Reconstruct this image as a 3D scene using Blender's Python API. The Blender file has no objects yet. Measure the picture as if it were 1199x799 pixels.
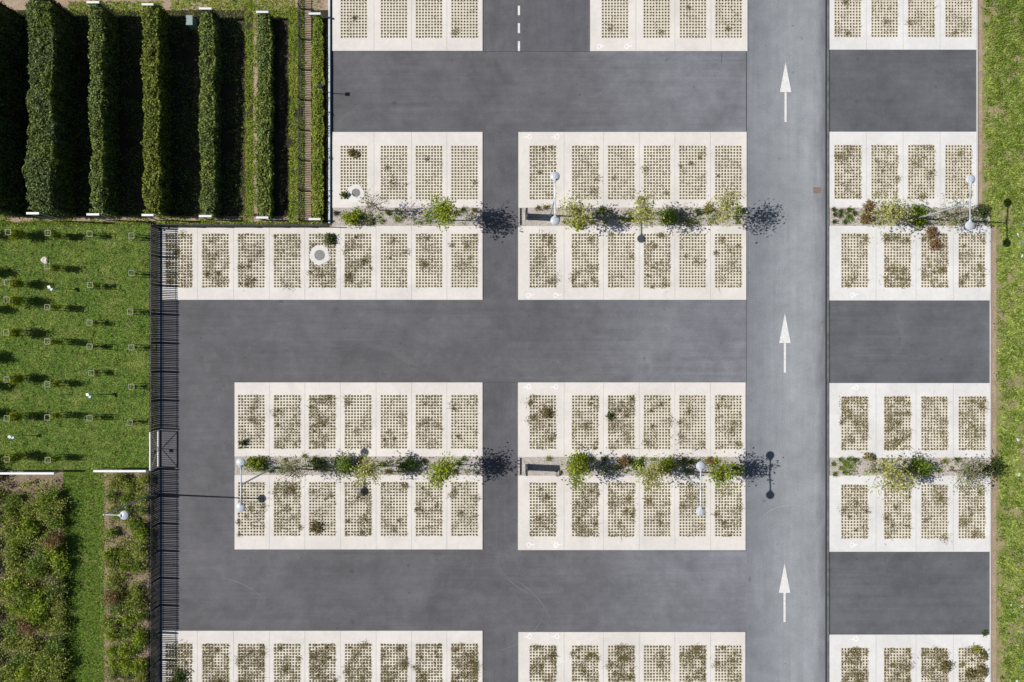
import bpy, math, random
import numpy as np
from mathutils import Vector, Matrix

PX = 0.06
H = 50.0
rng = np.random.default_rng(7)
random.seed(7)
scn = bpy.context.scene
col = scn.collection
SUN = Vector((-1.08, 0.048, 1.0)).normalized()      # direction towards the sun
SH = 18.0                                           # shadow length in photo pixels per metre of height

def W(px, py, z=0.0):
    """ground point from photo pixel measure"""
    return ((px - 599.5) * PX, (399.5 - py) * PX, z)
def G(px, py, h):
    """base on the ground of something whose top at height h was measured at px,py"""
    k = 1 - h / H
    return ((px - 599.5) * PX * k, (399.5 - py) * PX * k, 0.0)

# ------------------------------------------------------------------ materials
def new_mat(name):
    m = bpy.data.materials.new(name); m.use_nodes = True
    nt = m.node_tree; b = nt.nodes['Principled BSDF']
    return m, nt, b
def node(nt, t, **kw):
    n = nt.nodes.new(t)
    for k, v in kw.items():
        if hasattr(n, k): setattr(n, k, v)
    return n
def noise(nt, vec, scale, detail=4, rough=0.55, dist=0.0):
    n = nt.nodes.new('ShaderNodeTexNoise')
    n.inputs['Scale'].default_value = scale; n.inputs['Detail'].default_value = detail
    n.inputs['Roughness'].default_value = rough; n.inputs['Distortion'].default_value = dist
    nt.links.new(vec, n.inputs['Vector'])
    return n.outputs['Fac']
def ramp(nt, fac, stops):
    r = nt.nodes.new('ShaderNodeValToRGB')
    e = r.color_ramp.elements
    while len(e) < len(stops): e.new(0.5)
    for i, (p, c) in enumerate(stops):
        e[i].position = p; e[i].color = (c[0], c[1], c[2], 1) if not isinstance(c, (int, float)) else (c, c, c, 1)
    nt.links.new(fac, r.inputs['Fac'])
    return r.outputs['Color']
def mixc(nt, fac, a, b, mode='MIX'):
    m = nt.nodes.new('ShaderNodeMix'); m.data_type = 'RGBA'; m.blend_type = mode
    for sock, v in ((m.inputs[0], fac), (m.inputs[6], a), (m.inputs[7], b)):
        if isinstance(v, (int, float)): sock.default_value = v
        elif isinstance(v, tuple): sock.default_value = (v[0], v[1], v[2], 1)
        else: nt.links.new(v, sock)
    return m.outputs[2]
def pos(nt, scale=(1, 1, 1), rot=0.0):
    g = nt.nodes.new('ShaderNodeNewGeometry')
    mp = nt.nodes.new('ShaderNodeMapping'); mp.inputs['Scale'].default_value = scale
    mp.inputs['Rotation'].default_value = (0, 0, rot)
    nt.links.new(g.outputs['Position'], mp.inputs['Vector'])
    return mp.outputs['Vector']
def bump(nt, b, h, strength=0.3, dist=0.02):
    n = nt.nodes.new('ShaderNodeBump'); n.inputs['Strength'].default_value = strength
    n.inputs['Distance'].default_value = dist
    nt.links.new(h, n.inputs['Height']); nt.links.new(n.outputs['Normal'], b.inputs['Normal'])
def plain(name, c, rough=0.6, metal=0.0, var=0.15, scale=6.0):
    m, nt, b = new_mat(name)
    v = pos(nt)
    f = noise(nt, v, scale, 3)
    cc = ramp(nt, f, [(0.3, tuple(x * (1 - var) for x in c)), (0.7, tuple(min(1, x * (1 + var)) for x in c))])
    nt.links.new(cc, b.inputs['Base Color'])
    b.inputs['Roughness'].default_value = rough; b.inputs['Metallic'].default_value = metal
    return m

def asphalt(name, base, warm=0.0, tone_x=None, streak_rot=0.0, contrast=1.0, dirt_x=None):
    m, nt, b = new_mat(name)
    v = pos(nt)
    big = noise(nt, v, 0.16, 5, 0.6, 0.6)
    mid = noise(nt, v, 1.3, 5, 0.65)
    fine = noise(nt, v, 11.0, 3, 0.7)
    grit = noise(nt, v, 45.0, 2, 0.7)
    along = streak_rot > 0
    st = noise(nt, pos(nt, (1.5, 0.12, 1) if along else (0.12, 1.5, 1)), 1.6, 5, 0.65, 0.3)
    c = ramp(nt, big, [(0.3, tuple(x * (1 - 0.17 * contrast) for x in base)), (0.7, tuple(x * (1 + 0.17 * contrast) for x in base))])
    c = mixc(nt, 1.0, c, ramp(nt, mid, [(0.3, 1 - 0.13 * contrast), (0.72, 1 + 0.10)]), 'MULTIPLY')
    c = mixc(nt, 1.0, c, ramp(nt, st, [(0.32, 1 - 0.07 * contrast), (0.70, 1.04)]), 'MULTIPLY')
    fs_ = noise(nt, pos(nt, (2.2, 0.03, 1) if along else (0.045, 2.6, 1)), 1.0, 6, 0.75, 0.15)
    fm_ = noise(nt, v, 0.22, 2, 0.5)
    c = mixc(nt, ramp(nt, fm_, [(0.4, 0.15), (0.65, 0.9)]), c, mixc(nt, 1.0, c, ramp(nt, fs_, [(0.36, 0.86), (0.5, 1.0), (0.66, 1.12)]), 'MULTIPLY'))
    c = mixc(nt, 1.0, c, ramp(nt, fine, [(0.3, 0.86), (0.7, 1.1)]), 'MULTIPLY')
    c = mixc(nt, 1.0, c, ramp(nt, grit, [(0.3, 0.8), (0.7, 1.15)]), 'MULTIPLY')
    blot = noise(nt, v, 0.45, 3, 0.5, 0.4)
    c = mixc(nt, 1.0, c, ramp(nt, blot, [(0.30, 1 - 0.13 * contrast), (0.5, 1.0), (0.72, 1.06)]), 'MULTIPLY')
    # oil drips
    spot = noise(nt, v, 2.0, 1, 0.3)
    c = mixc(nt, ramp(nt, spot, [(0.20, 0.5), (0.26, 0.0)]), c, tuple(x * 0.45 for x in base))
    # dusty pale scuffs
    sc = noise(nt, pos(nt, (1, 1, 1), 0.5), 0.5, 6, 0.75, 1.5)
    c = mixc(nt, ramp(nt, sc, [(0.55, 0.0), (0.80, 0.34)]), c, (0.2, 0.2, 0.205))
    if tone_x:                                      # base colour multiplied up along x, paler towards the main road
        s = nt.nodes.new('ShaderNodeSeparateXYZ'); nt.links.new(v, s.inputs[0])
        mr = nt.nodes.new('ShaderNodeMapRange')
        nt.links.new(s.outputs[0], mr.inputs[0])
        mr.inputs[1].default_value, mr.inputs[2].default_value = tone_x[0], tone_x[1]
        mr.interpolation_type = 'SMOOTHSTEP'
        c = mixc(nt, mr.outputs[0], c, mixc(nt, 1.0, c, tone_x[2], 'MULTIPLY'))
    if dirt_x:                                      # grime gathered along the kerb
        s = nt.nodes.new('ShaderNodeSeparateXYZ'); nt.links.new(v, s.inputs[0])
        mr = nt.nodes.new('ShaderNodeMapRange'); nt.links.new(s.outputs[0], mr.inputs[0])
        mr.inputs[1].default_value, mr.inputs[2].default_value = dirt_x
        mr.inputs[3].default_value = -0.38; mr.inputs[4].default_value = 0.40
        ad = nt.nodes.new('ShaderNodeMath'); ad.operation = 'ADD'; ad.use_clamp = True
        nt.links.new(mr.outputs[0], ad.inputs[0])
        dn = noise(nt, pos(nt, (1.6, 0.35, 1)), 0.9, 5, 0.6, 0.4)
        nt.links.new(ramp(nt, dn, [(0.3, -0.0), (0.7, 0.45)]), ad.inputs[1])
        c = mixc(nt, ad.outputs[0], c, (0.085, 0.082, 0.092))
    nt.links.new(c, b.inputs['Base Color'])
    b.inputs['Roughness'].default_value = 0.85
    b.inputs['Specular IOR Level'].default_value = 0.25
    bump(nt, b, grit, 0.35, 0.01)
    return m

def ground_mat(name, stops, s1=0.7, s2=9.0, bstr=0.5, bdist=0.05):
    m, nt, b = new_mat(name)
    v = pos(nt)
    a = noise(nt, v, s1, 6, 0.7, 0.5)
    f = noise(nt, v, s2, 5, 0.7)
    g = noise(nt, v, s2 * 4, 3, 0.7)
    c = ramp(nt, a, stops)
    c = mixc(nt, 1.0, c, ramp(nt, f, [(0.28, 0.6), (0.72, 1.35)]), 'MULTIPLY')
    c = mixc(nt, 1.0, c, ramp(nt, g, [(0.28, 0.7), (0.72, 1.25)]), 'MULTIPLY')
    nt.links.new(c, b.inputs['Base Color'])
    b.inputs['Roughness'].default_value = 0.95; b.inputs['Specular IOR Level'].default_value = 0.1
    bump(nt, b, f, bstr, bdist)
    return m

def leaf_mat(name, c0, c1, c2=None, patch=0.6, trans=0.3, p2=0.35):
    m, nt, b = new_mat(name)
    g = nt.nodes.new('ShaderNodeNewGeometry')
    c = ramp(nt, g.outputs['Random Per Island'], [(0.0, c0), (1.0, c1)])
    v = pos(nt)
    if c2:
        c = mixc(nt, ramp(nt, noise(nt, v, patch, 5, 0.7), [(0.42, 0.0), (0.62, p2 + 0.45)]), c, c2)
    c = mixc(nt, 1.0, c, ramp(nt, noise(nt, v, patch * 6, 3), [(0.3, 0.66), (0.7, 1.32)]), 'MULTIPLY')
    nt.links.new(c, b.inputs['Base Color'])
    b.inputs['Roughness'].default_value = 0.6; b.inputs['Specular IOR Level'].default_value = 0.25
    t = nt.nodes.new('ShaderNodeBsdfTranslucent'); nt.links.new(c, t.inputs['Color'])
    mx = nt.nodes.new('ShaderNodeMixShader'); mx.inputs[0].default_value = trans
    out = nt.nodes['Material Output']
    nt.links.new(b.outputs[0], mx.inputs[1]); nt.links.new(t.outputs[0], mx.inputs[2])
    nt.links.new(mx.outputs[0], out.inputs['Surface'])
    return m

def concrete(name, c, stain=0.12):
    m, nt, b = new_mat(name)
    v = pos(nt)
    a = noise(nt, v, 0.35, 6, 0.65, 0.5)
    f = noise(nt, v, 3.5, 5, 0.7)
    g = noise(nt, v, 30.0, 3, 0.7)
    cc = ramp(nt, a, [(0.3, tuple(x * (1 - stain) for x in c)), (0.65, tuple(x * 1.04 for x in c))])
    cc = mixc(nt, 1.0, cc, ramp(nt, f, [(0.25, 0.93), (0.7, 1.03)]), 'MULTIPLY')
    cc = mixc(nt, 1.0, cc, ramp(nt, g, [(0.25, 0.94), (0.75, 1.05)]), 'MULTIPLY')
    scf = noise(nt, pos(nt, (3.0, 0.5, 1)), 1.2, 6, 0.8, 0.6)
    cc = mixc(nt, ramp(nt, scf, [(0.56, 0.0), (0.74, 0.35)]), cc, (c[0] * 0.68, c[1] * 0.67, c[2] * 0.65))
    st = noise(nt, v, 1.1, 6, 0.8, 1.0)
    cc = mixc(nt, ramp(nt, st, [(0.58, 0.0), (0.78, 0.45)]), cc, (c[0] * 0.72, c[1] * 0.70, c[2] * 0.66))
    nt.links.new(cc, b.inputs['Base Color'])
    b.inputs['Roughness'].default_value = 0.9; b.inputs['Specular IOR Level'].default_value = 0.2
    bump(nt, b, g, 0.2, 0.004)
    return m

M = {}
M['ground'] = ground_mat('ground_soil', [(0.35, (0.06, 0.08, 0.025)), (0.6, (0.14, 0.11, 0.07))], 0.4)
M['asphalt'] = asphalt('dark_asphalt', (0.114, 0.113, 0.123), tone_x=(-2.0, 17.0, (1.62, 1.70, 1.75)))
M['lane'] = asphalt('lane_asphalt', (0.106, 0.106, 0.117), tone_x=(-4.0, 6.0, (1.12, 1.14, 1.16)), streak_rot=math.pi / 2)
M['road'] = asphalt('worn_road_asphalt', (0.188, 0.201, 0.221), tone_x=(16.3, 20.0, (1.42, 1.43, 1.40)), dirt_x=(21.05, 22.05), streak_rot=math.pi / 2, contrast=0.6)
M['aisle_r'] = asphalt('side_asphalt', (0.113, 0.119, 0.131))
M['pad'] = concrete('pale_concrete', (0.655, 0.625, 0.59))
M['pad_r'] = concrete('cool_pale_concrete', (0.66, 0.655, 0.645))
M['joint'] = plain('joint_grey', (0.3, 0.285, 0.26), 0.9)
M['lattice'] = concrete('cream_lattice_concrete', (0.66, 0.615, 0.515), 0.10)
M['kerb'] = concrete('kerb_concrete', (0.45, 0.44, 0.43))
M['gravel'] = ground_mat('grey_tan_gravel', [(0.3, (0.36, 0.325, 0.295)), (0.7, (0.50, 0.46, 0.42))], 1.5, 14.0, 0.8, 0.03)
M['pinkpath'] = ground_mat('pinkish_dry_gravel', [(0.3, (0.28, 0.21, 0.15)), (0.7, (0.42, 0.33, 0.24))], 1.0, 10.0)
M['darkstrip'] = ground_mat('dark_grey_grit', [(0.3, (0.055, 0.05, 0.045)), (0.7, (0.10, 0.085, 0.072))], 0.8, 12.0)
M['soil'] = ground_mat('brown_soil', [(0.3, (0.13, 0.095, 0.065)), (0.7, (0.33, 0.25, 0.185))], 0.9, 9.0)
M['shade_soil'] = ground_mat('garden_soil', [(0.35, (0.028, 0.030, 0.014)), (0.65, (0.075, 0.055, 0.038))], 0.8, 9.0)  # soil colour darkened to deepen the shade between the hedges
M['lawn'] = ground_mat('lawn_soil', [(0.3, (0.09, 0.125, 0.022)), (0.56, (0.13, 0.16, 0.03)), (0.70, (0.26, 0.20, 0.10))], 0.9, 8.0)
M['verge'] = ground_mat('verge_soil', [(0.35, (0.15, 0.20, 0.035)), (0.62, (0.32, 0.26, 0.16))], 1.2, 8.0)
def worn_paint():
    m, nt, b = new_mat('worn_road_paint')
    v = pos(nt)
    a = noise(nt, v, 5.0, 6, 0.75, 0.3); g_ = noise(nt, v, 40.0, 3, 0.7)
    c = ramp(nt, a, [(0.3, (0.55, 0.55, 0.54)), (0.6, (0.76, 0.755, 0.73))])
    c = mixc(nt, ramp(nt, noise(nt, v, 13.0, 5, 0.8), [(0.56, 0.0), (0.68, 0.75)]), c, (0.30, 0.31, 0.32))
    c = mixc(nt, 1.0, c, ramp(nt, g_, [(0.3, 0.85), (0.7, 1.05)]), 'MULTIPLY')
    nt.links.new(c, b.inputs['Base Color']); b.inputs['Roughness'].default_value = 0.8
    return m
M['paint'] = worn_paint()
M['symbol'] = concrete('symbol_paint', (0.80, 0.80, 0.80), 0.03)
M['scuff'] = plain('tyre_scuff', (0.21, 0.21, 0.22), 0.9, 0, 0.25, 4.0)
M['scuff_l'] = plain('pale_tyre_scuff', (0.33, 0.345, 0.37), 0.9, 0, 0.2, 4.0)
M['seam'] = plain('sealed_seam', (0.055, 0.055, 0.06), 0.8)
M['white_metal'] = plain('white_painted_metal', (0.72, 0.73, 0.74), 0.45, 0, 0.06)
M['white_board'] = plain('white_board_paint', (0.66, 0.67, 0.68), 0.5, 0, 0.06)
M['grey_metal'] = plain('galvanised_steel', (0.42, 0.46, 0.50), 0.45, 0.3, 0.12)
M['lamp_white'] = plain('lamp_paint', (0.43, 0.465, 0.52), 0.35, 0, 0.04)
M['lens'] = plain('lamp_lens', (0.78, 0.78, 0.74), 0.2)
M['fence'] = plain('anthracite_steel', (0.028, 0.034, 0.038), 0.55, 0.0)
M['fence_blue'] = plain('dark_blue_steel', (0.028, 0.06, 0.09), 0.3, 0.5, 0.5, 3.0)
M['fence_olive'] = plain('grey_green_steel', (0.10, 0.105, 0.09), 0.5, 0.2)
M['dark_panel'] = plain('dark_panel_paint', (0.03, 0.036, 0.04), 0.4)
M['panel_face'] = plain('panel_face_grey', (0.35, 0.37, 0.38), 0.5)
M['sign_blue'] = plain('pale_blue_enamel', (0.42, 0.58, 0.72), 0.3)
M['iron'] = plain('cast_iron', (0.20, 0.19, 0.18), 0.6, 0.4, 0.3, 12.0)
M['rust'] = plain('rusty_brown_iron', (0.20, 0.15, 0.125), 0.85, 0, 0.35, 9.0)
M['box_green'] = plain('grey_green_box', (0.22, 0.30, 0.29), 0.5)
M['bark'] = plain('grey_bark', (0.16, 0.135, 0.11), 0.9, 0, 0.35, 20.0)
M['bark_dark'] = plain('dark_bark', (0.06, 0.05, 0.038), 0.9, 0, 0.3, 20.0)
M['core'] = plain('hedge_twigs', (0.022, 0.026, 0.012), 1.0, 0, 0.5, 8.0)
M['stone'] = plain('pale_stone', (0.52, 0.47, 0.42), 0.9, 0, 0.25, 12.0)
M['stone_w'] = plain('white_stone', (0.55, 0.58, 0.60), 0.7, 0, 0.2, 6.0)
M['slate'] = plain('blue_slate_stone', (0.10, 0.16, 0.24), 0.7, 0, 0.3, 6.0)
M['wood'] = plain('grey_wood', (0.25, 0.2, 0.16), 0.9, 0, 0.3, 10)

LEAF = {
 'yellowgreen': leaf_mat('leaf_yellow_green', (0.172, 0.230, 0.014), (0.345, 0.380, 0.029), (0.138, 0.207, 0.023), 1.0),
 'lime': leaf_mat('leaf_lime', (0.17, 0.235, 0.010), (0.33, 0.385, 0.02), None, 1.0),
 'olive': leaf_mat('leaf_olive', (0.144, 0.179, 0.035), (0.460, 0.469, 0.120), (0.536, 0.497, 0.191), 1.4),
 'green': leaf_mat('leaf_green', (0.077, 0.133, 0.020), (0.241, 0.322, 0.040), (0.177, 0.274, 0.032), 1.0),
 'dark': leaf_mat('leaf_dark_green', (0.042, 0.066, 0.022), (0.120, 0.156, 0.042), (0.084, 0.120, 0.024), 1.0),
 'pale': leaf_mat('leaf_pale_grey_green', (0.20, 0.20, 0.11), (0.40, 0.39, 0.25), (0.22, 0.23, 0.09), 1.4),
 'rust': leaf_mat('leaf_rust', (0.17, 0.095, 0.045), (0.34, 0.20, 0.11), (0.22, 0.17, 0.06), 2.0),
 'ochre': leaf_mat('leaf_ochre', (0.22, 0.18, 0.05), (0.38, 0.31, 0.10), (0.18, 0.18, 0.05), 2.0),
 'hedge_dark': leaf_mat('hedge_leaf_dark', (0.030, 0.055, 0.017), (0.213, 0.286, 0.097), (0.174, 0.232, 0.029), 0.35, 0.2),
 'hedge_mid': leaf_mat('hedge_leaf_mid', (0.032, 0.060, 0.017), (0.277, 0.363, 0.095), (0.265, 0.301, 0.033), 0.5, 0.2, -0.1),
 'hedge_lime': leaf_mat('hedge_leaf_lime', (0.044, 0.069, 0.009), (0.297, 0.367, 0.059), (0.285, 0.261, 0.042), 0.45, 0.2, -0.15),
 'bed_olive': leaf_mat('bed_leaf_olive', (0.079, 0.112, 0.020), (0.423, 0.516, 0.086), (0.366, 0.371, 0.103), 0.8),
 'bed_lime': leaf_mat('bed_leaf_lime', (0.170, 0.236, 0.015), (0.396, 0.483, 0.040), (0.184, 0.276, 0.029), 0.9),
 'bed_dark': leaf_mat('bed_leaf_dark', (0.056, 0.100, 0.020), (0.283, 0.451, 0.075), (0.189, 0.182, 0.075), 0.8),
 'grass': leaf_mat('grass_blade', (0.057, 0.124, 0.018), (0.280, 0.489, 0.081), (0.378, 0.457, 0.109), 0.45, 0.3, 0.1),
 'grass_b': leaf_mat('verge_blade', (0.073, 0.117, 0.016), (0.443, 0.582, 0.124), (0.492, 0.539, 0.124), 0.7, 0.3, 0.0),
 'grass_d': leaf_mat('path_blade', (0.061, 0.118, 0.011), (0.214, 0.380, 0.038), (0.169, 0.287, 0.032), 0.5, 0.25, 0.1),
 'grass_s': leaf_mat('garden_blade', (0.092, 0.157, 0.014), (0.355, 0.473, 0.050), (0.437, 0.441, 0.077), 0.6, 0.25, 0.1),
 'weed': leaf_mat('weed_blade', (0.085, 0.080, 0.028), (0.30, 0.265, 0.10), (0.30, 0.20, 0.11), 1.1, 0.3, -0.05),
 'moss': leaf_mat('infill_blade', (0.075, 0.072, 0.028), (0.20, 0.19, 0.08), (0.22, 0.16, 0.08), 0.9, 0.25, 0.0),
}
def infill_mat():
    m, nt, b = new_mat('lattice_soil')
    v = pos(nt)
    a = noise(nt, v, 0.9, 6, 0.7, 0.5); f = noise(nt, v, 7.0, 4, 0.7)
    c = ramp(nt, a, [(0.3, (0.115, 0.11, 0.06)), (0.5, (0.135, 0.115, 0.08)), (0.7, (0.10, 0.085, 0.055))])
    c = mixc(nt, 1.0, c, ramp(nt, f, [(0.25, 0.5), (0.75, 1.5)]), 'MULTIPLY')
    c = mixc(nt, ramp(nt, noise(nt, v, 3.1, 2), [(0.66, 0.0), (0.74, 0.8)]), c, (0.5, 0.45, 0.35))
    nt.links.new(c, b.inputs['Base Color']); b.inputs['Roughness'].default_value = 1.0
    bump(nt, b, f, 0.6, 0.05)
    return m
M['infill'] = infill_mat()

# ------------------------------------------------------------------ mesh helpers
class MB:
    def __init__(s): s.v = []; s.f = []; s.mi = []
    def quad(s, a, b, c, d, mi=0):
        n = len(s.v); s.v += [a, b, c, d]; s.f.append((n, n + 1, n + 2, n + 3)); s.mi.append(mi)
    def sheet(s, x0, y0, x1, y1, z, mi=0):
        s.quad((x0, y0, z), (x1, y0, z), (x1, y1, z), (x0, y1, z), mi)
    def box(s, c, d, mi=0, rz=0.0, bev=0.0):
        cx, cy, cz = c; hx, hy, hz = d[0] / 2, d[1] / 2, d[2] / 2
        ca, sa = math.cos(rz), math.sin(rz)
        n = len(s.v)
        if bev <= 0:
            lay = [(-hz, 0), (hz, 0)]
        else:
            lay = [(-hz, bev), (-hz + bev, 0), (hz - bev, 0), (hz, bev)]
        for z, ins in lay:
            for sx, sy in ((-1, -1), (1, -1), (1, 1), (-1, 1)):
                x, y = sx * (hx - ins), sy * (hy - ins)
                s.v.append((cx + x * ca - y * sa, cy + x * sa + y * ca, cz + z))
        L = len(lay)
        s.f.append((n + 3, n + 2, n + 1, n)); s.mi.append(mi)
        for k in range(L - 1):
            o = n + 4 * k
            for i in range(4):
                j = (i + 1) % 4
                s.f.append((o + i, o + j, o + 4 + j, o + 4 + i)); s.mi.append(mi)
        o = n + 4 * (L - 1)
        s.f.append((o, o + 1, o + 2, o + 3)); s.mi.append(mi)
    def tube(s, pts, rad, seg=6, mi=0):
        pts = [Vector(p) for p in pts]
        n0 = len(s.v)
        for i, p in enumerate(pts):
            d = (pts[min(i + 1, len(pts) - 1)] - pts[max(i - 1, 0)]).normalized()
            u = d.orthogonal().normalized() if abs(d.z) < 0.9 else Vector((1, 0, 0)).cross(d).normalized()
            w = d.cross(u)
            r = rad[i] if isinstance(rad, (list, tuple)) else rad
            for k in range(seg):
                a = 2 * math.pi * k / seg
                q = p + u * (r * math.cos(a)) + w * (r * math.sin(a)); s.v.append(tuple(q))
        for i in range(len(pts) - 1):
            for k in range(seg):
                a = n0 + i * seg + k; b = n0 + i * seg + (k + 1) % seg
                s.f.append((a, b, b + seg, a + seg)); s.mi.append(mi)
        s.f.append(tuple(n0 + k for k in reversed(range(seg)))); s.mi.append(mi)
        o = n0 + (len(pts) - 1) * seg
        s.f.append(tuple(o + k for k in range(seg))); s.mi.append(mi)
    def lathe(s, prof, c=(0, 0, 0), seg=20, mi=0):
        n0 = len(s.v)
        for r, z in prof:
            for k in range(seg):
                a = 2 * math.pi * k / seg
                s.v.append((c[0] + r * math.cos(a), c[1] + r * math.sin(a), c[2] + z))
        for i in range(len(prof) - 1):
            for k in range(seg):
                a = n0 + i * seg + k; b = n0 + i * seg + (k + 1) % seg
                s.f.append((a, b, b + seg, a + seg)); s.mi.append(mi)
        s.f.append(tuple(n0 + k for k in reversed(range(seg)))); s.mi.append(mi)
        o = n0 + (len(prof) - 1) * seg
        s.f.append(tuple(o + k for k in range(seg))); s.mi.append(mi)
    def mesh(s, name, mats):
        me = bpy.data.meshes.new(name)
        me.from_pydata(s.v, [], s.f)
        for m in (mats if isinstance(mats, (list, tuple)) else [mats]): me.materials.append(m)
        me.polygons.foreach_set('material_index', s.mi)
        me.update()
        return me
    def build(s, name, mats, parent=None, loc=None):
        return obj(name, s.mesh(name, mats), parent, loc)
def obj(name, me, parent=None, loc=None):
    o = bpy.data.objects.new(name, me); col.objects.link(o)
    if parent is not None: o.parent = parent
    if loc is not None: o.location = loc
    return o
def tag(o, label, cat, group=None):
    o['label'] = label; o['category'] = cat
    if group: o['group'] = group
    return o
def thing(name, label, cat, loc=(0, 0, 0), rz=0.0, group=None):
    o = bpy.data.objects.new(name, None); o.empty_display_size = 0.3
    col.objects.link(o); o.location = loc; o.rotation_euler = (0, 0, rz)
    return tag(o, label, cat, group)
def struct(name, mb, mats):
    o = mb.build(name, mats); o['kind'] = 'structure'; return o
def stuff(o): o['kind'] = 'stuff'; return o
def copy_tree(o, parent=None):
    c = o.copy(); col.objects.link(c)
    if parent is not None: c.parent = parent
    for ch in list(o.children): copy_tree(ch, c)
    return c
def np_mesh(name, verts, k, mat):
    """verts (N*k,3): N separate k-gons"""
    verts = np.asarray(verts, dtype=np.float32).reshape(-1, 3)
    nv = len(verts); nf = nv // k
    me = bpy.data.meshes.new(name)
    me.vertices.add(nv); me.vertices.foreach_set('co', verts.ravel())
    me.loops.add(nv); me.loops.foreach_set('vertex_index', np.arange(nv, dtype=np.int32))
    me.polygons.add(nf)
    me.polygons.foreach_set('loop_start', np.arange(0, nv, k, dtype=np.int32))
    me.polygons.foreach_set('loop_total', np.full(nf, k, dtype=np.int32))
    me.materials.append(mat)
    me.update(calc_edges=True)
    return me
def unit(a): return a / np.maximum(np.linalg.norm(a, axis=1, keepdims=True), 1e-6)
def leaves(C, size, up=0.8, aspect=0.55):
    """leaf quads (diamonds, slightly folded) at centres C"""
    n = len(C)
    nr = unit(rng.normal(size=(n, 3)) + np.array([0, 0, up]))
    t = unit(np.cross(nr, rng.normal(size=(n, 3))))
    b = np.cross(nr, t)
    s = (size * rng.uniform(0.6, 1.3, size=n))[:, None]
    out = np.stack([C - t * s, C - b * s * aspect + nr * s * 0.12, C + t * s, C + b * s * aspect + nr * s * 0.12], axis=1)
    return out.reshape(-1, 3)
def blades(C, length, width, lean=0.9):
    n = len(C)
    a = rng.uniform(0, 2 * math.pi, n); l = length * rng.uniform(0.5, 1.4, n)
    ln = lean * rng.uniform(0.3, 1.2, n)
    d = np.stack([np.cos(a), np.sin(a), np.zeros(n)], 1)
    p = np.stack([-np.sin(a), np.cos(a), np.zeros(n)], 1)
    tip = C + d * (l * np.sin(ln))[:, None] + np.array([0, 0, 1.0]) * (l * np.cos(ln))[:, None]
    w = (width * rng.uniform(0.6, 1.3, n))[:, None]
    return np.stack([C - p * w, C + p * w, tip], 1).reshape(-1, 3)
# simple value noise for density masks / outlines
_tab = rng.random((64, 64))
def vnoise(x, y):
    xi = np.floor(x).astype(int); yi = np.floor(y).astype(int)
    fx = x - xi; fy = y - yi
    fx = fx * fx * (3 - 2 * fx); fy = fy * fy * (3 - 2 * fy)
    g = lambda i, j: _tab[i % 64, j % 64]
    return (g(xi, yi) * (1 - fx) + g(xi + 1, yi) * fx) * (1 - fy) + (g(xi, yi + 1) * (1 - fx) + g(xi + 1, yi + 1) * fx) * fy
def fbm(x, y): return (vnoise(x, y) + 0.5 * vnoise(2.1 * x + 9, 2.1 * y + 3) + 0.25 * vnoise(4.3 * x + 1, 4.3 * y + 7)) / 1.75
ORD = ['first', 'second', 'third', 'fourth', 'fifth', 'sixth', 'seventh', 'eighth', 'ninth', 'tenth', 'eleventh', 'twelfth', 'thirteenth', 'fourteenth']

# ------------------------------------------------------------------ setting: ground, asphalt, pads
def rect(mb, x0, y0, x1, y1, z, mi=0):      # photo pixel rectangle
    a = W(x0, y1); b = W(x1, y0); mb.sheet(a[0], a[1], b[0], b[1], z, mi)
g = MB(); g.sheet(-400, -400, 400, 400, -0.03); struct('ground', g, M['ground'])
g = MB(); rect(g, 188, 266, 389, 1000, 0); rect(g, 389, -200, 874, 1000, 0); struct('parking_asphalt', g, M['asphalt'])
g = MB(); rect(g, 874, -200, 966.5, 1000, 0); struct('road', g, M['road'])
g = MB(); rect(g, 970.5, -200, 1143, 265, 0); rect(g, 970.5, 265, 1158.5, 1000, 0); struct('side_aisle_asphalt', g, M['aisle_r'])
g = MB()
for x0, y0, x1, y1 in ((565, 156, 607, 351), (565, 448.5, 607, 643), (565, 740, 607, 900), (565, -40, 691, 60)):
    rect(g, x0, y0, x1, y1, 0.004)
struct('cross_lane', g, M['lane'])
g = MB()
rect(g, 873.4, 61, 874.4, 154, 0.008); rect(g, 565, 60.3, 691, 60.9, 0.008)
rect(g, 565, 447.8, 607, 448.4, 0.008); rect(g, 873.6, 351, 874.1, 448, 0.008); rect(g, 844.5, 63, 845, 74, 0.008)
struct('asphalt_seam', g, M['seam'])
# tyre scuffs
def arc(mb, cx, cy, r, a0, a1, w, z):
    n = 24; P = []
    for i in range(n + 1):
        a = math.radians(a0 + (a1 - a0) * i / n)
        ww = w * math.sin(math.pi * (i + 0.5) / (n + 1)) + 0.003
        P.append((((r - ww) * math.cos(a), (r - ww) * math.sin(a)), ((r + ww) * math.cos(a), (r + ww) * math.sin(a))))
    X, Y, _ = W(cx, cy)
    for i in range(n):
        a, b = P[i]; c, d = P[i + 1]
        mb.quad((X + a[0], Y + a[1], z), (X + b[0], Y + b[1], z), (X + d[0], Y + d[1], z), (X + c[0], Y + c[1], z))
g = MB()
for cx, cy, r, a0, a1, w in ((800, 600, 5, 30, 80, .012), (640, 640, 3.5, 200, 260, .012),
        (575, 695, 4.0, 280, 340, .012),
        (560, 760, 5.5, 15, 75, .012), (840, 330, 4.5, 20, 80, .01), (250, 760, 5, 40, 90, .012)):
    arc(g, cx, cy, r, a0, a1, w, 0.012)
struct('tyre_mark', g, M['scuff'])
g = MB()
for cx, cy, r, a0, a1, w in ((926, 640, 2.9, 40, 150, .012),):
    arc(g, cx, cy, r, a0, a1, w, 0.012)
struct('pale_tyre_mark', g, M['scuff_l'])
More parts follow.
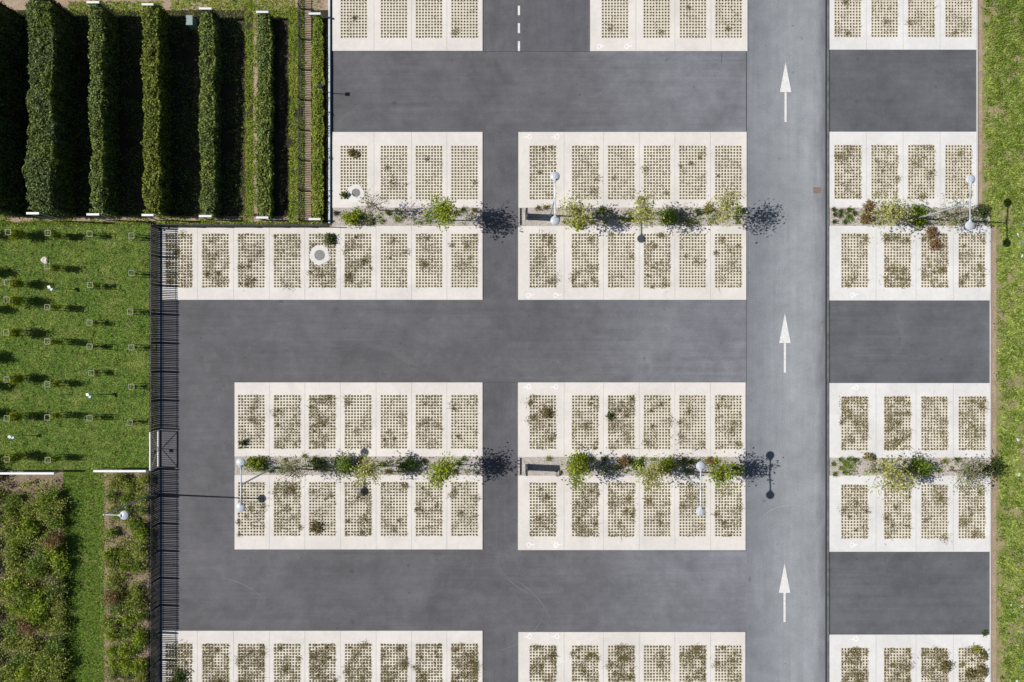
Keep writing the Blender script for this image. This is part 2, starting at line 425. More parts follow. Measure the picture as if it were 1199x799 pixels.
# drain channel and kerb along the road
g = MB()
a = W(966.5, 1000); b = W(968.6, -200); g.sheet(a[0], a[1], b[0], b[1], -0.025)
struct('drain_channel', g, plain('channel_dark', (0.03, 0.033, 0.035), 0.6))
g = MB(); a = W(968.6, 1000); b = W(970.5, -200)
g.box(((a[0] + b[0]) / 2, (a[1] + b[1]) / 2, 0.02), (b[0] - a[0], b[1] - a[1], 0.10)); struct('kerb', g, plain('kerb_grey_green', (0.11, 0.125, 0.12), 0.8, 0, 0.3, 2.0))
g = MB()
for x, y0, y1 in ((1143.9, -100, 265), (1159.4, 265, 900)):
    a = W(x - 0.6, y1); b = W(x + 0.6, y0)
    g.box(((a[0] + b[0]) / 2, (a[1] + b[1]) / 2, 0.02), (b[0] - a[0] - 0.004, b[1] - a[1], 0.12))
struct('edge_kerb', g, M['kerb'])

PITCH, HOLE, BAR = 0.212, 0.132, 0.04
LW = 8 * PITCH + HOLE; LH = 17 * PITCH + HOLE
ZP = 0.05
def grid_mesh(xs, ys, is_hole, ztop, zbot, name, mats, joints=()):
    mb = MB()
    nx, ny = len(xs) - 1, len(ys) - 1
    hole = lambda i, j: i < 0 or j < 0 or i >= nx or j >= ny or is_hole(i, j)
    for i in range(nx):
        for j in range(ny):
            if hole(i, j): continue
            x0, x1, y0, y1 = xs[i], xs[i + 1], ys[j], ys[j + 1]
            mb.sheet(x0, y0, x1, y1, ztop)
            if hole(i - 1, j): mb.quad((x0, y1, zbot), (x0, y0, zbot), (x0, y0, ztop), (x0, y1, ztop))
            if hole(i + 1, j): mb.quad((x1, y0, zbot), (x1, y1, zbot), (x1, y1, ztop), (x1, y0, ztop))
            if hole(i, j - 1): mb.quad((x0, y0, zbot), (x1, y0, zbot), (x1, y0, ztop), (x0, y0, ztop))
            if hole(i, j + 1): mb.quad((x1, y1, zbot), (x0, y1, zbot), (x0, y1, ztop), (x1, y1, ztop))
    for q in joints: mb.sheet(*q, ztop + 0.002, 1)
    return mb.mesh(name, mats)
# lattice prototype
bx = [-LW / 2 - BAR]
for i in range(9): c = -LW / 2 + HOLE / 2 + i * PITCH; bx += [c - HOLE / 2, c + HOLE / 2]
bx.append(LW / 2 + BAR)
by = [-LH / 2 - BAR]
for i in range(18): c = -LH / 2 + HOLE / 2 + i * PITCH; by += [c - HOLE / 2, c + HOLE / 2]
by.append(LH / 2 + BAR)
lat_me = grid_mesh(bx, by, lambda i, j: i % 2 == 1 and j % 2 == 1, ZP - 0.004, -0.02, 'lattice', M['lattice'])
gi = MB(); gi.sheet(-LW / 2 - 0.02, -LH / 2 - 0.02, LW / 2 + 0.02, LH / 2 + 0.02, 0.02)
inf_me = gi.mesh('soil_infill', M['infill'])

XL9 = [210, 252.7, 294.6, 336.6, 377.7, 419.5, 461.5, 502.5, 544]
XL7 = XL9[2:]; XL4 = [414.5] + XL9[6:]
XM6 = [635.7, 685.2, 727.4, 769.3, 810.8, 852.6]; XM4 = [720, 768.7, 811.4, 853]
XR4a = [992.3, 1035.5, 1078.5, 1122]; XR4b = [1000.3, 1050.4, 1093.8, 1137.5]
# pad: x0,x1,y0,y1 , bay centres x , bay centre y, material, row words, weediness
top = 44.6 - 31.1
PADS = [
 (389, 565, -27, 60, XL4, top, 'pad', 'cropped row at the top left', 0.18),
 (389, 565, 155, 243.5, XL4, 202.4, 'pad', 'row above the upper left planting strip', 0.22),
 (190, 565, 265, 351.3, XL9, 305.5, 'pad', 'row below the upper left planting strip', 0.75),
 (275, 565, 448, 534.5, XL7, 494, 'pad', 'row above the lower left planting strip', 0.85),
 (275, 565, 556.5, 643.3, XL7, 596, 'pad', 'row below the lower left planting strip', 0.95),
 (190, 565, 738.5, 825, XL9, 785, 'pad', 'cropped row at the bottom left', 1.7),
 (691, 875, -27, 60.3, XM4, top, 'pad', 'cropped row at the top middle', 0.25),
 (607, 874, 155, 243.5, XM6, 202.4, 'pad', 'row above the upper middle planting strip', 0.4),
 (606.7, 873.5, 265, 351.3, XM6, 305.5, 'pad', 'row below the upper middle planting strip', 0.75),
 (606.5, 872.7, 448, 535, XM6, 494.4, 'pad', 'row above the lower middle planting strip', 1.0),
 (606.5, 872.7, 557, 644, XM6, 596.7, 'pad', 'row below the lower middle planting strip', 1.0),
 (607, 872.5, 740, 827, XM6, 787, 'pad', 'cropped row at the bottom middle', 1.25),
 (971, 1143, -27, 58.7, XR4a, 12.5, 'pad_r', 'cropped row at the top right', 0.5),
 (971, 1143, 154.7, 243.5, XR4a, 201.7, 'pad_r', 'row above the upper right planting strip', 0.7),
 (970.6, 1158.5, 264.8, 352, XR4b, 305.3, 'pad_r', 'row below the upper right planting strip', 1.0),
 (970.6, 1158.5, 448.7, 536, XR4b, 495.7, 'pad_r', 'row above the lower right planting strip', 1.25),
 (970.6, 1158.5, 557, 646, XR4b, 599, 'pad_r', 'row below the lower right planting strip', 1.1),
 (970.6, 1158.5, 743, 830, XR4b, 790, 'pad_r', 'cropped row at the bottom right', 1.6),
]
weedC = []; mossC = []; flatC = []
for (x0, x1, y0, y1, cx, cy, mk, words, wd) in PADS:
    a = W(x0, y1); b = W(x1, y0)
    xs = [a[0]]; X = [W(c, cy)[0] for c in cx]; Y = W(0, cy)[1]
    for c in X: xs += [c - LW / 2 - BAR, c + LW / 2 + BAR]
    xs.append(b[0]); ys = [a[1], Y - LH / 2 - BAR, Y + LH / 2 + BAR, b[1]]
    js = []
    for i in range(len(X) - 1):
        m = (X[i] + X[i + 1]) / 2
        js.append((m - 0.009, a[1] + 0.01, m + 0.009, b[1] - 0.01))
    me = grid_mesh(xs, ys, lambda i, j: i % 2 == 1 and j == 1, ZP, -0.02, 'concrete_pavement', [M[mk], M['joint']], js)
    o = obj('concrete_pavement', me); o['kind'] = 'structure'
    for i, c in enumerate(X):
        d = wd * random.uniform(0.55, 1.45)
        adj = 'nearly bare' if d < 0.33 else 'lightly weeded' if d < 0.8 else 'weedy' if d < 1.35 else 'overgrown'
        n = len(X)
        where = 'leftmost' if i == 0 else 'rightmost' if i == n - 1 else ORD[i] + ' from left'
        t = thing('lattice_bay', f'{adj} lattice bay, {where} in the {words}', 'parking bay', (c, Y, 0), 0, 'concrete lattice parking bays')
        obj('lattice', lat_me, t); obj('soil_infill', inf_me, t)
        # weeds: patches following noise, plus round tufts
        ox, oy = random.uniform(0, 40), random.uniform(0, 40)
        nn = int(900 * min(d, 1.6))
        ux = rng.uniform(-LW / 2, LW / 2, nn); uy = rng.uniform(-LH / 2, LH / 2, nn)
        k = fbm(ux * 2.6 + ox, uy * 2.6 + oy)
        ok = k > 0.585 - 0.045 * min(d, 1.6)
        weedC.append(np.stack([ux[ok] + c, uy[ok] + Y, np.full(ok.sum(), ZP - 0.01)], 1))
        for q in range(int(round(d * random.uniform(3, 8)))):
            px, py = random.uniform(-LW / 2, LW / 2), random.uniform(-LH / 2, LH / 2)
            r = random.uniform(0.06, 0.27) if random.random() < 0.75 else random.uniform(0.25, 0.4); m_ = int(16 + r * 220)
            p = rng.normal(size=(m_, 2)) * r * 0.6
            weedC.append(np.stack([px + p[:, 0] + c, py + p[:, 1] + Y, np.full(m_, ZP)], 1))
        # small growth in the cells
        nl = int(2500 * min(d, 1.7))
        ux = rng.uniform(-LW / 2 - 0.04, LW / 2 + 0.04, nl); uy = rng.uniform(-LH / 2 - 0.04, LH / 2 + 0.04, nl)
        k = fbm(ux * 1.5 + ox + 11, uy * 1.5 + oy + 5) + rng.normal(0, 0.055, nl)
        ok = k > 0.59 - 0.05 * min(d, 1.7)
        flatC.append(np.stack([ux[ok] + c, uy[ok] + Y, ZP + rng.uniform(0.0, 0.05, ok.sum())], 1))
        ci = rng.integers(0, 9, 420); cj = rng.integers(0, 18, 420)
        vx = -LW / 2 + HOLE / 2 + ci * PITCH + rng.uniform(-0.07, 0.07, 420); vy = -LH / 2 + HOLE / 2 + cj * PITCH + rng.uniform(-0.07, 0.07, 420)
        kk = fbm(vx * 1.1 + ox, vy * 1.1 + oy) > 0.53 - 0.1 * min(d, 1.5)
        flatC.append(np.stack([vx[kk] + c, vy[kk] + Y, np.full(kk.sum(), ZP - 0.01)], 1))
        ci = rng.integers(0, 9, 500); cj = rng.integers(0, 18, 500)
        ux = -LW / 2 + HOLE / 2 + ci * PITCH + rng.uniform(-0.06, 0.06, 500); uy = -LH / 2 + HOLE / 2 + cj * PITCH + rng.uniform(-0.06, 0.06, 500)
        mossC.append(np.stack([ux + c, uy + Y, np.full(500, 0.018)], 1))
def clear_manholes(P):
    for px, py, rad in ((374.5, 299, 0.74), (416.5, 227, 0.66)):
        q = W(px, py); P = P[(P[:, 0] - q[0]) ** 2 + (P[:, 1] - q[1]) ** 2 > rad * rad]
    return P
wc = clear_manholes(np.concatenate(weedC))
stray = wc[rng.random(len(wc)) < 0.035]
stuff(obj('weeds', np_mesh('weeds', np.concatenate([blades(wc, 0.15, 0.014, 1.15), blades(stray, 0.45, 0.012, 1.35)]), 3, LEAF['weed'])))
fc = clear_manholes(np.concatenate(flatC))
stuff(obj('creeping_weeds', np_mesh('creeping_weeds', leaves(fc, 0.031, 2.2, 0.6), 4, LEAF['weed'])))
mc = np.concatenate(mossC)
stuff(obj('low_growth', np_mesh('low_growth', blades(mc, 0.06, 0.02, 1.0), 3, LEAF['moss'])))

# planting strips
STR = [(389, 565, 243.5, 265), (607, 874, 243.5, 265), (971, 1159, 243.5, 264.8),
       (275, 565, 534.5, 556.5), (606.5, 872.7, 535, 557), (970.6, 1158.5, 536, 557)]
g = MB()
for x0, x1, y0, y1 in STR: rect(g, x0, y0 , x1, y1, 0.028)
struct('planting_strip', g, M['gravel'])
PC = []
for x0, x1, y0, y1 in STR:
    n = int((x1 - x0) * 7)
    a = W(x0 + 1, y1 - 1); b = W(x1 - 1, y0 + 1)
    PC.append(np.stack([rng.uniform(a[0], b[0], n), rng.uniform(a[1], b[1], n), np.full(n, 0.04)], 1))
PC = np.concatenate(PC)
stuff(obj('pebbles', np_mesh('pebbles', leaves(PC, 0.035, 2.5, 0.8), 4, M['stone'])))

C = []
for x0, x1, y0, y1 in STR:
    for q in range(int((x1 - x0) / 3.2)):
        p = W(random.uniform(x0 + (64 if 600 < x0 < 620 else 18), x1 - 6), random.uniform(y0 + 3, y1 - 3))
        n = random.randint(12, 60); r = random.uniform(0.07, 0.24)
        C.append(rng.normal(size=(n, 3)) * np.array([r, r * 0.7, 0.05]) + np.array([p[0], p[1], 0.12]))
stuff(obj('strip_ground_cover', np_mesh('strip_ground_cover', leaves(np.concatenate(C), 0.05, 1.2), 4, LEAF['green'])))

# ------------------------------------------------------------------ painted marks
def arrow(px, y0, y1, words):
    mb = MB(); X, Yt, _ = W(px, y0); Yb = W(px, y1)[1]
    yh = Yt - (Yt - Yb) * 0.5; z = 0.009
    n = len(mb.v); mb.v += [(0, Yt - yh, z), (-0.40, 0, z), (0.40, 0, z)]; mb.f.append((n, n + 1, n + 2)); mb.mi.append(0)
    mb.sheet(-0.075, Yb - yh, 0.075, -0.0005, z)
    o = mb.build('road_arrow', M['paint'], None, (X, yh, 0))
    tag(o, f'white painted straight arrow on the pale road, {words}', 'arrow', 'white arrows on the road')
arrow(919.8, 73, 143, 'nearest the top edge'); arrow(919, 367, 436.5, 'middle one of three'); arrow(918.6, 660, 728.5, 'nearest the bottom edge')
for (y0, y1), w in zip(((7, 18), (27.5, 39), (48.5, 60), (-13, -2)), ('second one down', 'third one down', 'lowest one', 'topmost')):
    mb = MB(); X, Y, _ = W(607.6, (y0 + y1) / 2); mb.sheet(-0.075, -(y1 - y0) * PX / 2, 0.075, (y1 - y0) * PX / 2, 0.009)
    tag(mb.build('lane_dash', M['paint'], None, (X, Y, 0)), f'white centre line dash on the top lane, {w}', 'road marking', 'centre line dashes')
def symbol_mesh():
    mb = MB(); z = 0
    def line(p, q, w):
        d = Vector((q[0] - p[0], q[1] - p[1])).normalized(); nrm = Vector((-d.y, d.x)) * w / 2
        mb.quad((p[0] - nrm.x, p[1] - nrm.y, z), (q[0] - nrm.x, q[1] - nrm.y, z), (q[0] + nrm.x, q[1] + nrm.y, z), (p[0] + nrm.x, p[1] + nrm.y, z))
    for i in range(14):
        a0 = math.radians(100 + 240 * i / 14); a1 = math.radians(100 + 240 * (i + 1) / 14); r0, r1 = 0.12, 0.175
        mb.quad((r0 * math.cos(a0), r0 * math.sin(a0) - 0.06, z), (r1 * math.cos(a0), r1 * math.sin(a0) - 0.06, z),
                (r1 * math.cos(a1), r1 * math.sin(a1) - 0.06, z), (r0 * math.cos(a1), r0 * math.sin(a1) - 0.06, z))
    z = 0.001
    line((-0.03, 0.22), (-0.01, 0.02), 0.06); z = 0.002; line((-0.03, 0.02), (0.14, 0.02), 0.055); z = 0.003; line((0.12, 0.03), (0.20, -0.17), 0.055)
    z = 0.0035; line((-0.02, 0.13), (0.11, 0.13), 0.045)
    n = len(mb.v)
    for k in range(10):
        a = 2 * math.pi * k / 10; mb.v.append((-0.04 + 0.05 * math.cos(a), 0.28 + 0.05 * math.sin(a), 0))
    mb.f.append(tuple(range(n, n + 10))); mb.mi.append(0)
    return mb.mesh('wheelchair_symbol', M['symbol'])
sym = symbol_mesh()
SY = [(703, 55, 0, 'top middle row', 2), (619, 160.5, 1, 'row above the upper middle strip', 2), (620, 346, 0, 'row below the upper middle strip', 2),
      (618, 453, 1, 'row above the lower middle strip', 2), (620.5, 638, 0, 'row below the lower middle strip', 2), (619, 745, 1, 'bottom middle row', 2),
      (999, 345.5, 0, 'row below the upper right strip', 1), (1001, 454, 1, 'row above the lower right strip', 1), (998.5, 638, 0, 'row below the lower right strip', 1), (1000.5, 748, 1, 'bottom right row', 1)]
for x, y, up, words, n in SY:
    for k in range(n):
        X, Y, _ = W(x + 32 * k, y)
        o = obj('wheelchair_symbol', sym, None, (X, Y, ZP + 0.004)); o.rotation_euler.z = math.pi / 2 if up else -math.pi / 2
        side = ('left one, ' if k == 0 else 'right one, ') if n == 2 else ''
        tag(o, f'white painted wheelchair symbol, {side}{words}', 'wheelchair symbol', 'wheelchair symbols on the pads')

def manhole(px, py, rc, rl, label, dx=0, dy=0):
    X, Y, _ = W(px, py)
    t = thing('manhole', label, 'manhole', (X, Y, 0), 0, 'manholes in the bays')
    mb = MB(); mb.lathe([(rc, -0.01), (rc, 0.058), (rc - 0.01, 0.062)], seg=28); mb.v = [(x * (1 + 0.06 * math.sin(5 * math.atan2(y, x) + px) + 0.03 * math.sin(11 * math.atan2(y, x))), y * (1 + 0.06 * math.sin(5 * math.atan2(y, x) + px) + 0.03 * math.sin(11 * math.atan2(y, x))), z) for x, y, z in mb.v]; mb.build('concrete_collar', M['pad_r'], t)
    mb = MB(); mb.lathe([(rl, 0.05), (rl, 0.070), (rl * 0.86, 0.070), (rl * 0.84, 0.0665), (rl * 0.55, 0.0665), (rl * 0.53, 0.070), (rl * 0.2, 0.070)], (dx, dy, 0), 24)
    mb.build('iron_lid', M['iron'], t)
manhole(374.5, 299, 0.68, 0.37, 'round iron manhole lid in a pale concrete collar below the strip')
manhole(416.5, 227, 0.62, 0.30, 'smaller manhole lid in a concrete collar above the strip', 0.03, 0.05)
mb = MB(); mb.box((0, 0, 0.0), (0.55, 0.42, 0.02), bev=0.004)
for i in range(5): mb.box((0, -0.14 + 0.07 * i, 0.013), (0.45, 0.03, 0.006))
tag(mb.build('drain_cover', M['rust'], None, W(956.5, 223)), 'rust brown rectangular drain cover in the pale road by the kerb', 'drain cover')

# ------------------------------------------------------------------ lamps
def lamp(mx, my, label, heads, arm_dir='y', group='twin headed street lamps', hgt=6.0):
    t = thing('street_lamp', label, 'street lamp', G(mx, my, hgt), 0, group)
    mb = MB(); mb.lathe([(0.15, 0.0), (0.15, 0.05), (0.09, 0.07), (0.085, 0.35), (0.06, 0.4)], seg=12); mb.build('base', M['grey_metal'], t)
    mb = MB(); mb.tube([(0, 0, 0.38), (0, 0, 3), (0, 0, hgt + 0.02)], [0.065, 0.055, 0.042], 10); mb.build('pole', M['grey_metal'], t)
    for dx, dy in heads:
        mb = MB(); v = Vector((dx, dy, 0)); L = v.length; u = v / L
        mb.tube([(0, 0, hgt - 0.05), tuple(u * L * 0.5 + Vector((0, 0, hgt))), tuple(u * (L - 0.2) + Vector((0, 0, hgt)))], [0.045, 0.04, 0.036], 8)
        mb.build('arm', M['grey_metal'], t)
        mb = MB()
        mb.lathe([(0.20, -0.05), (0.275, -0.035), (0.29, 0.0), (0.25, 0.045), (0.14, 0.085), (0.03, 0.10)], (dx, dy, hgt), 24)
        mb.tube([tuple(u * (L - 0.42) + Vector((0, 0, hgt))), tuple(u * (L - 0.15) + Vector((0, 0, hgt + 0.015)))], [0.03, 0.14], 10)
        hd = mb.build('lamp_head', M['lamp_white'], t)
        mb = MB(); mb.lathe([(0.17, -0.075), (0.19, -0.052)], (dx, dy, hgt), 20); mb.build('lens', M['lens'], hd)
lamp(1136, 237, 'twin headed white street lamp in the upper right planting strip', [(0.03, 1.43), (-0.02, -1.43)])
lamp(650, 232.5, 'twin headed white street lamp beside the dark panel in the upper middle strip', [(0, 1.36), (0, -1.36)])
lamp(282, 568, 'twin headed white street lamp at the left end of the lower left strip', [(0, 1.38), (0, -1.38)])
lamp(820.5, 572.5, 'twin headed white street lamp in the lower middle strip', [(0, 1.4), (0, -1.4)])
lamp(121.5, 603, 'single armed white street lamp standing beside the left fence', [(1.27, -0.03)], group=None)

t = thing('post_lamp', 'small dark square headed post lamp beside the garden kerb wall', 'post lamp', G(375, 101, 1.4))
mb = MB(); mb.tube([(0, 0, 0), (0, 0, 1.36)], 0.03, 8); mb.build('post', M['fence'], t)
mb = MB(); mb.box((0, 0, 1.42), (0.24, 0.26, 0.12), bev=0.02); mb.build('lamp_head', M['fence_blue'], t)

# information panels in the middle strips
for (px, py), w in (((616, 254), 'upper middle planting strip'), ((616, 547), 'lower middle planting strip')):
    X, Y, _ = W(px, py)
    t = thing('info_panel', f'tall dark narrow panel at the left end of the {w}', 'panel', (X, Y, 0.02), 0, 'dark panels in the strips')
    mb = MB(); mb.box((0, 0, 1.12), (0.13, 0.46, 2.1), bev=0.01); mb.build('panel', M['dark_panel'], t)
    mb = MB(); mb.box((0, 0, 0.03), (0.34, 0.56, 0.06), bev=0.01); mb.build('foot', M['kerb'], t)
    mb = MB(); mb.box((0.069, 0, 1.3), (0.006, 0.38, 1.3)); mb.build('face', M['panel_face'], t)
    mb = MB(); e = W(609, py); mb.box((0, 0, 0.06), (0.05, 1.2, 0.10)); tag(mb.build('steel_edging', M['fence'], None, (W(609, 0)[0], W(0, (py // 1) + (0 if py < 300 else -1))[1], 0.01)), f'thin dark steel edging at the left end of the {w}', 'edging', 'steel edgings')

# ------------------------------------------------------------------ fences
def panel_mesh(L, hgt, step, bw, axis, name, mat, rail=0.05):
    mb = MB(); n = int(L / step)
    def bx_(c, d):
        if axis == 'y': mb.box((c[1], c[0], c[2]), (d[1], d[0], d[2]))
        else: mb.box(c, d)
    for i in range(n):
        p = (i + 0.5) * L / n
        hh = hgt - random.uniform(0.0, 0.05); bx_((p + random.uniform(-0.012, 0.012), 0, hh / 2), (bw * random.uniform(0.8, 1.1), 0.02, hh - 0.03))
    bx_((L / 2, 0.022, hgt - 0.18), (L - 0.07, 0.02, 0.03)); bx_((L / 2, 0.022, 0.2), (L - 0.07, 0.02, 0.03))
    return mb.mesh(name, mat)
def fence(label, p0, p1, npan, hgt, axis, matp, matf, step=0.125, bw=0.078, name='steel_fence', cat='fence', sill=None):
    X, Y, _ = W(*p0); X1, Y1, _ = W(*p1)
    t = thing(name, label, cat, (X, Y, 0))
    L = ((Y1 - Y) if axis == 'y' else (X1 - X)) / npan
    me = panel_mesh(abs(L), hgt, step, bw, axis, 'panel', matf)
    pm = MB(); pm.box((0, 0, hgt / 2), (0.07, 0.07, hgt), bev=0.01); pme = pm.mesh('post', matp)
    for k in range(npan + 1):
        d = L * k
        obj('post', pme, t, (0, d, 0) if axis == 'y' else (d, 0, 0))
        if k < npan:
            d0 = d if L > 0 else d + L
            obj('panel', me, t, (0, d0, 0) if axis == 'y' else (d0, 0, 0))
    if sill:
        mb = MB(); T = L * npan
        if axis == 'y': mb.box((0, T / 2, 0.03), (sill, abs(T), 0.10), bev=0.01)
        else: mb.box((T / 2, 0, 0.03), (abs(T), sill, 0.10), bev=0.01)
        mb.build('sill', M['fence_blue'], t)
    return t
fence('dark steel fence along the lawn, from the corner down to the gate', (187, 267.5), (187, 502), 7, 1.28, 'y', M['fence'], M['fence'], sill=0.16)
fence('dark steel fence along the flower bed, running down from the gate', (187, 549), (187, 900), 11, 1.28, 'y', M['fence'], M['fence'], sill=0.16)
fence('dark steel fence along the lower end of the hedge garden', (188.5, 266), (386, 266), 6, 1.15, 'x', M['fence'], M['fence'], sill=0.10)
fence('low grey green mesh fence beside the shortest hedge', (352.5, -60), (352.5, 259), 9, 0.85, 'y', M['fence'], M['fence_olive'], 0.12, 0.05, 'mesh_fence')
t = thing('corner_brace', 'dark steel brace post at the fence corner by the first bay', 'brace', W(184, 263, 0))
mb = MB(); mb.tube([(0, 0, 0), (0, 0, 1.35)], 0.05, 8); mb.build('post', M['fence'], t)
mb = MB(); mb.tube([(0, 0, 1.2), (0.35, -0.5, 0.05)], 0.03, 6); mb.build('strut', M['fence'], t)
# gate
X, Y, _ = W(186, 525.5)
t = thing('metal_gate', 'galvanised metal gate with diagonal braces in the left fence', 'gate', (X, Y, 0))
gh, gl = 1.25, 2.62
mb = MB()
for z in (0.12, gh - 0.03): mb.box((0, 0, z), (0.07, gl, 0.07))
for y in (-gl / 2 + 0.036, 0, gl / 2 - 0.036): mb.box((0, y, (gh + 0.09) / 2), (0.06, 0.06, gh - 0.22))
mb.build('gate_frame', M['white_metal'], t)
for s in (1, -1):
    mb = MB(); mb.tube([(0.045, s * 0.06, 0.2), (0.045, s * (gl / 2 - 0.1), gh - 0.1)], 0.022, 6); mb.build('brace', M['grey_metal'], t)
mb = MB()
for i in range(17): mb.box((-0.04, -gl / 2 + 0.1 + i * (gl - 0.2) / 16, gh / 2 + 0.04), (0.012, 0.03, gh - 0.2))
mb.build('bars', M['fence'], t)
mb = MB(); mb.box((0.06, -0.12, 0.75), (0.08, 0.22, 0.22), bev=0.01); mb.build('lock', M['fence'], t)
# low kerb wall beside the hedge garden
X0, Y0, _ = W(386.5, 262); Y1 = W(0, -120)[1]
t = thing('kerb_wall', 'low pale capped kerb wall between the hedge garden and the bays', 'wall', (X0, Y0, 0))
mb = MB(); mb.box((0, (Y1 - Y0) / 2, 0.06), (0.14, Y1 - Y0, 0.17)); mb.build('wall', M['kerb'], t)
mb = MB(); mb.box((-0.02, (Y1 - Y0) / 2, 0.165), (0.12, Y1 - Y0, 0.04), bev=0.006); mb.build('cap', plain('pale_blue_cap', (0.50, 0.58, 0.64), 0.5, 0, 0.15, 2.0), t)
mb = MB(); mb.box((0.125, (Y1 - Y0) / 2, 0.0), (0.10, Y1 - Y0, 0.09)); mb.build('shadow_strip', M['dark_panel'], t)  # dark strip painted in where the wall's shadow falls

# ------------------------------------------------------------------ garden ground, lawns
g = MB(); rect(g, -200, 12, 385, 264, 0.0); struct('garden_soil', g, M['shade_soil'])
g = MB(); rect(g, -200, -200, 385, 12, 0.0); struct('gravel_path', g, M['pinkpath'])
g = MB(); rect(g, -200, 264, 174, 551, 0.0); struct('lawn', g, M['lawn'])
g = MB(); rect(g, 174, 264, 187, 551, 0.0); struct('soil_strip', g, M['darkstrip'])
g = MB(); rect(g, 174, 551, 187, 1000, 0.0); struct('grit_strip', g, M['darkstrip'])
g = MB(); rect(g, -200, 551, 74, 1000, 0.0); rect(g, 121.5, 551, 174, 1000, 0.0); struct('bed_soil', g, M['soil'])
g = MB(); rect(g, 74, 551, 121.5, 1000, 0.0); struct('grass_path', g, M['lawn'])
g = MB(); rect(g, 1144.8, -200, 1600, 265, 0.0); rect(g, 1160.3, 265, 1600, 1000, 0.0); struct('verge', g, M['verge'])
g = MB(); rect(g, 296.5, -20, 302, 250, 0.004); rect(g, 355.5, -40, 364.5, 259, 0.004); rect(g, -60, 253.2, 350, 260.5, 0.008); rect(g, 1160.4, 266, 1166.5, 900, 0.004); rect(g, 1144.9, -60, 1150, 264, 0.004); struct('bare_track', g, M['pinkpath'])

def grass(name, areas, dens, length, width, mat, thr=0.0, sc=0.8, edge=0.0, lean=1.0):
    P = []
    for x0, y0, x1, y1 in areas:
        a = W(x0, y1); b = W(x1, y0); n = int((b[0] - a[0]) * (b[1] - a[1]) * dens)
        x = rng.uniform(a[0], b[0], n); y = rng.uniform(a[1], b[1], n)
        f = fbm(x * sc + 31, y * sc + 17)
        ok = f > thr - 0.12 * rng.random(n)
        if edge > 0:      # ragged left edge
            ok &= (x - a[0]) > edge * fbm(y * 1.3 + 5, x * 0.2) * 1.4
        P.append(np.stack([x[ok], y[ok], np.full(ok.sum(), 0.0)], 1))
    C = np.concatenate(P)
    stuff(obj(name, np_mesh(name, blades(C, length, width, lean), 3, mat)))
grass('lawn_grass', [(-60, 262, 175, 551)], 460, 0.12, 0.020, LEAF['grass'], 0.27, 0.8, lean=1.35)
grass('path_grass', [(74, 551, 122, 900)], 420, 0.13, 0.022, LEAF['grass_d'], 0.2, lean=1.3)
grass('verge_grass', [(1145.5, -60, 1260, 265), (1161, 265, 1260, 870)], 430, 0.17, 0.032, LEAF['grass_b'], 0.44, 1.6, 0.75, lean=1.3)
grass('garden_grass', [(287, 0, 297, 258), (338, 8, 351.5, 258), (303, 0, 345, 22), (352, -20, 356.5, 259), (-30, 259, 378, 265), (200, 0, 300, 12), (80, 2, 190, 14)], 420, 0.16, 0.026, LEAF['grass_s'], 0.36, 1.0, lean=1.3)
grass('path_edge_grass', [(-30, 252, 350, 262), (295, 0, 304, 258)], 300, 0.17, 0.028, LEAF['grass_s'], 0.55, 1.6)
grass('shaded_grass', [(-30, 14, 287, 252), (364, -20, 377, 16)], 90, 0.15, 0.025, LEAF['grass'], 0.45)
grass('strip_grass', [(174, 266, 182, 550)], 110, 0.12, 0.02, LEAF['grass'], 0.42)
# broad leaved clumps in the verge and lawn
C = []
for q in range(1100):
    if random.random() < 0.6: p = W(random.uniform(1168, 1250), random.uniform(-30, 840))
    else: p = W(random.uniform(1153, 1250), random.uniform(-30, 240))
    n = random.randint(12, 45); r = random.uniform(0.08, 0.25)
    d = rng.normal(size=(n, 3)) * np.array([r, r, 0.03]) + np.array([p[0], p[1], 0.10]); C.append(d)
stuff(obj('verge_herbs', np_mesh('verge_herbs', leaves(np.concatenate(C), 0.055, 1.2), 4, LEAF['green'])))
C = []
for q in range(300):
    p = W(random.uniform(-20, 172), random.uniform(268, 548))
    n = random.randint(10, 30); r = random.uniform(0.06, 0.2)
    C.append(rng.normal(size=(n, 3)) * np.array([r, r, 0.02]) + np.array([p[0], p[1], 0.07]))
stuff(obj('lawn_herbs', np_mesh('lawn_herbs', leaves(np.concatenate(C), 0.045, 1.2), 4, LEAF['grass_d'])))

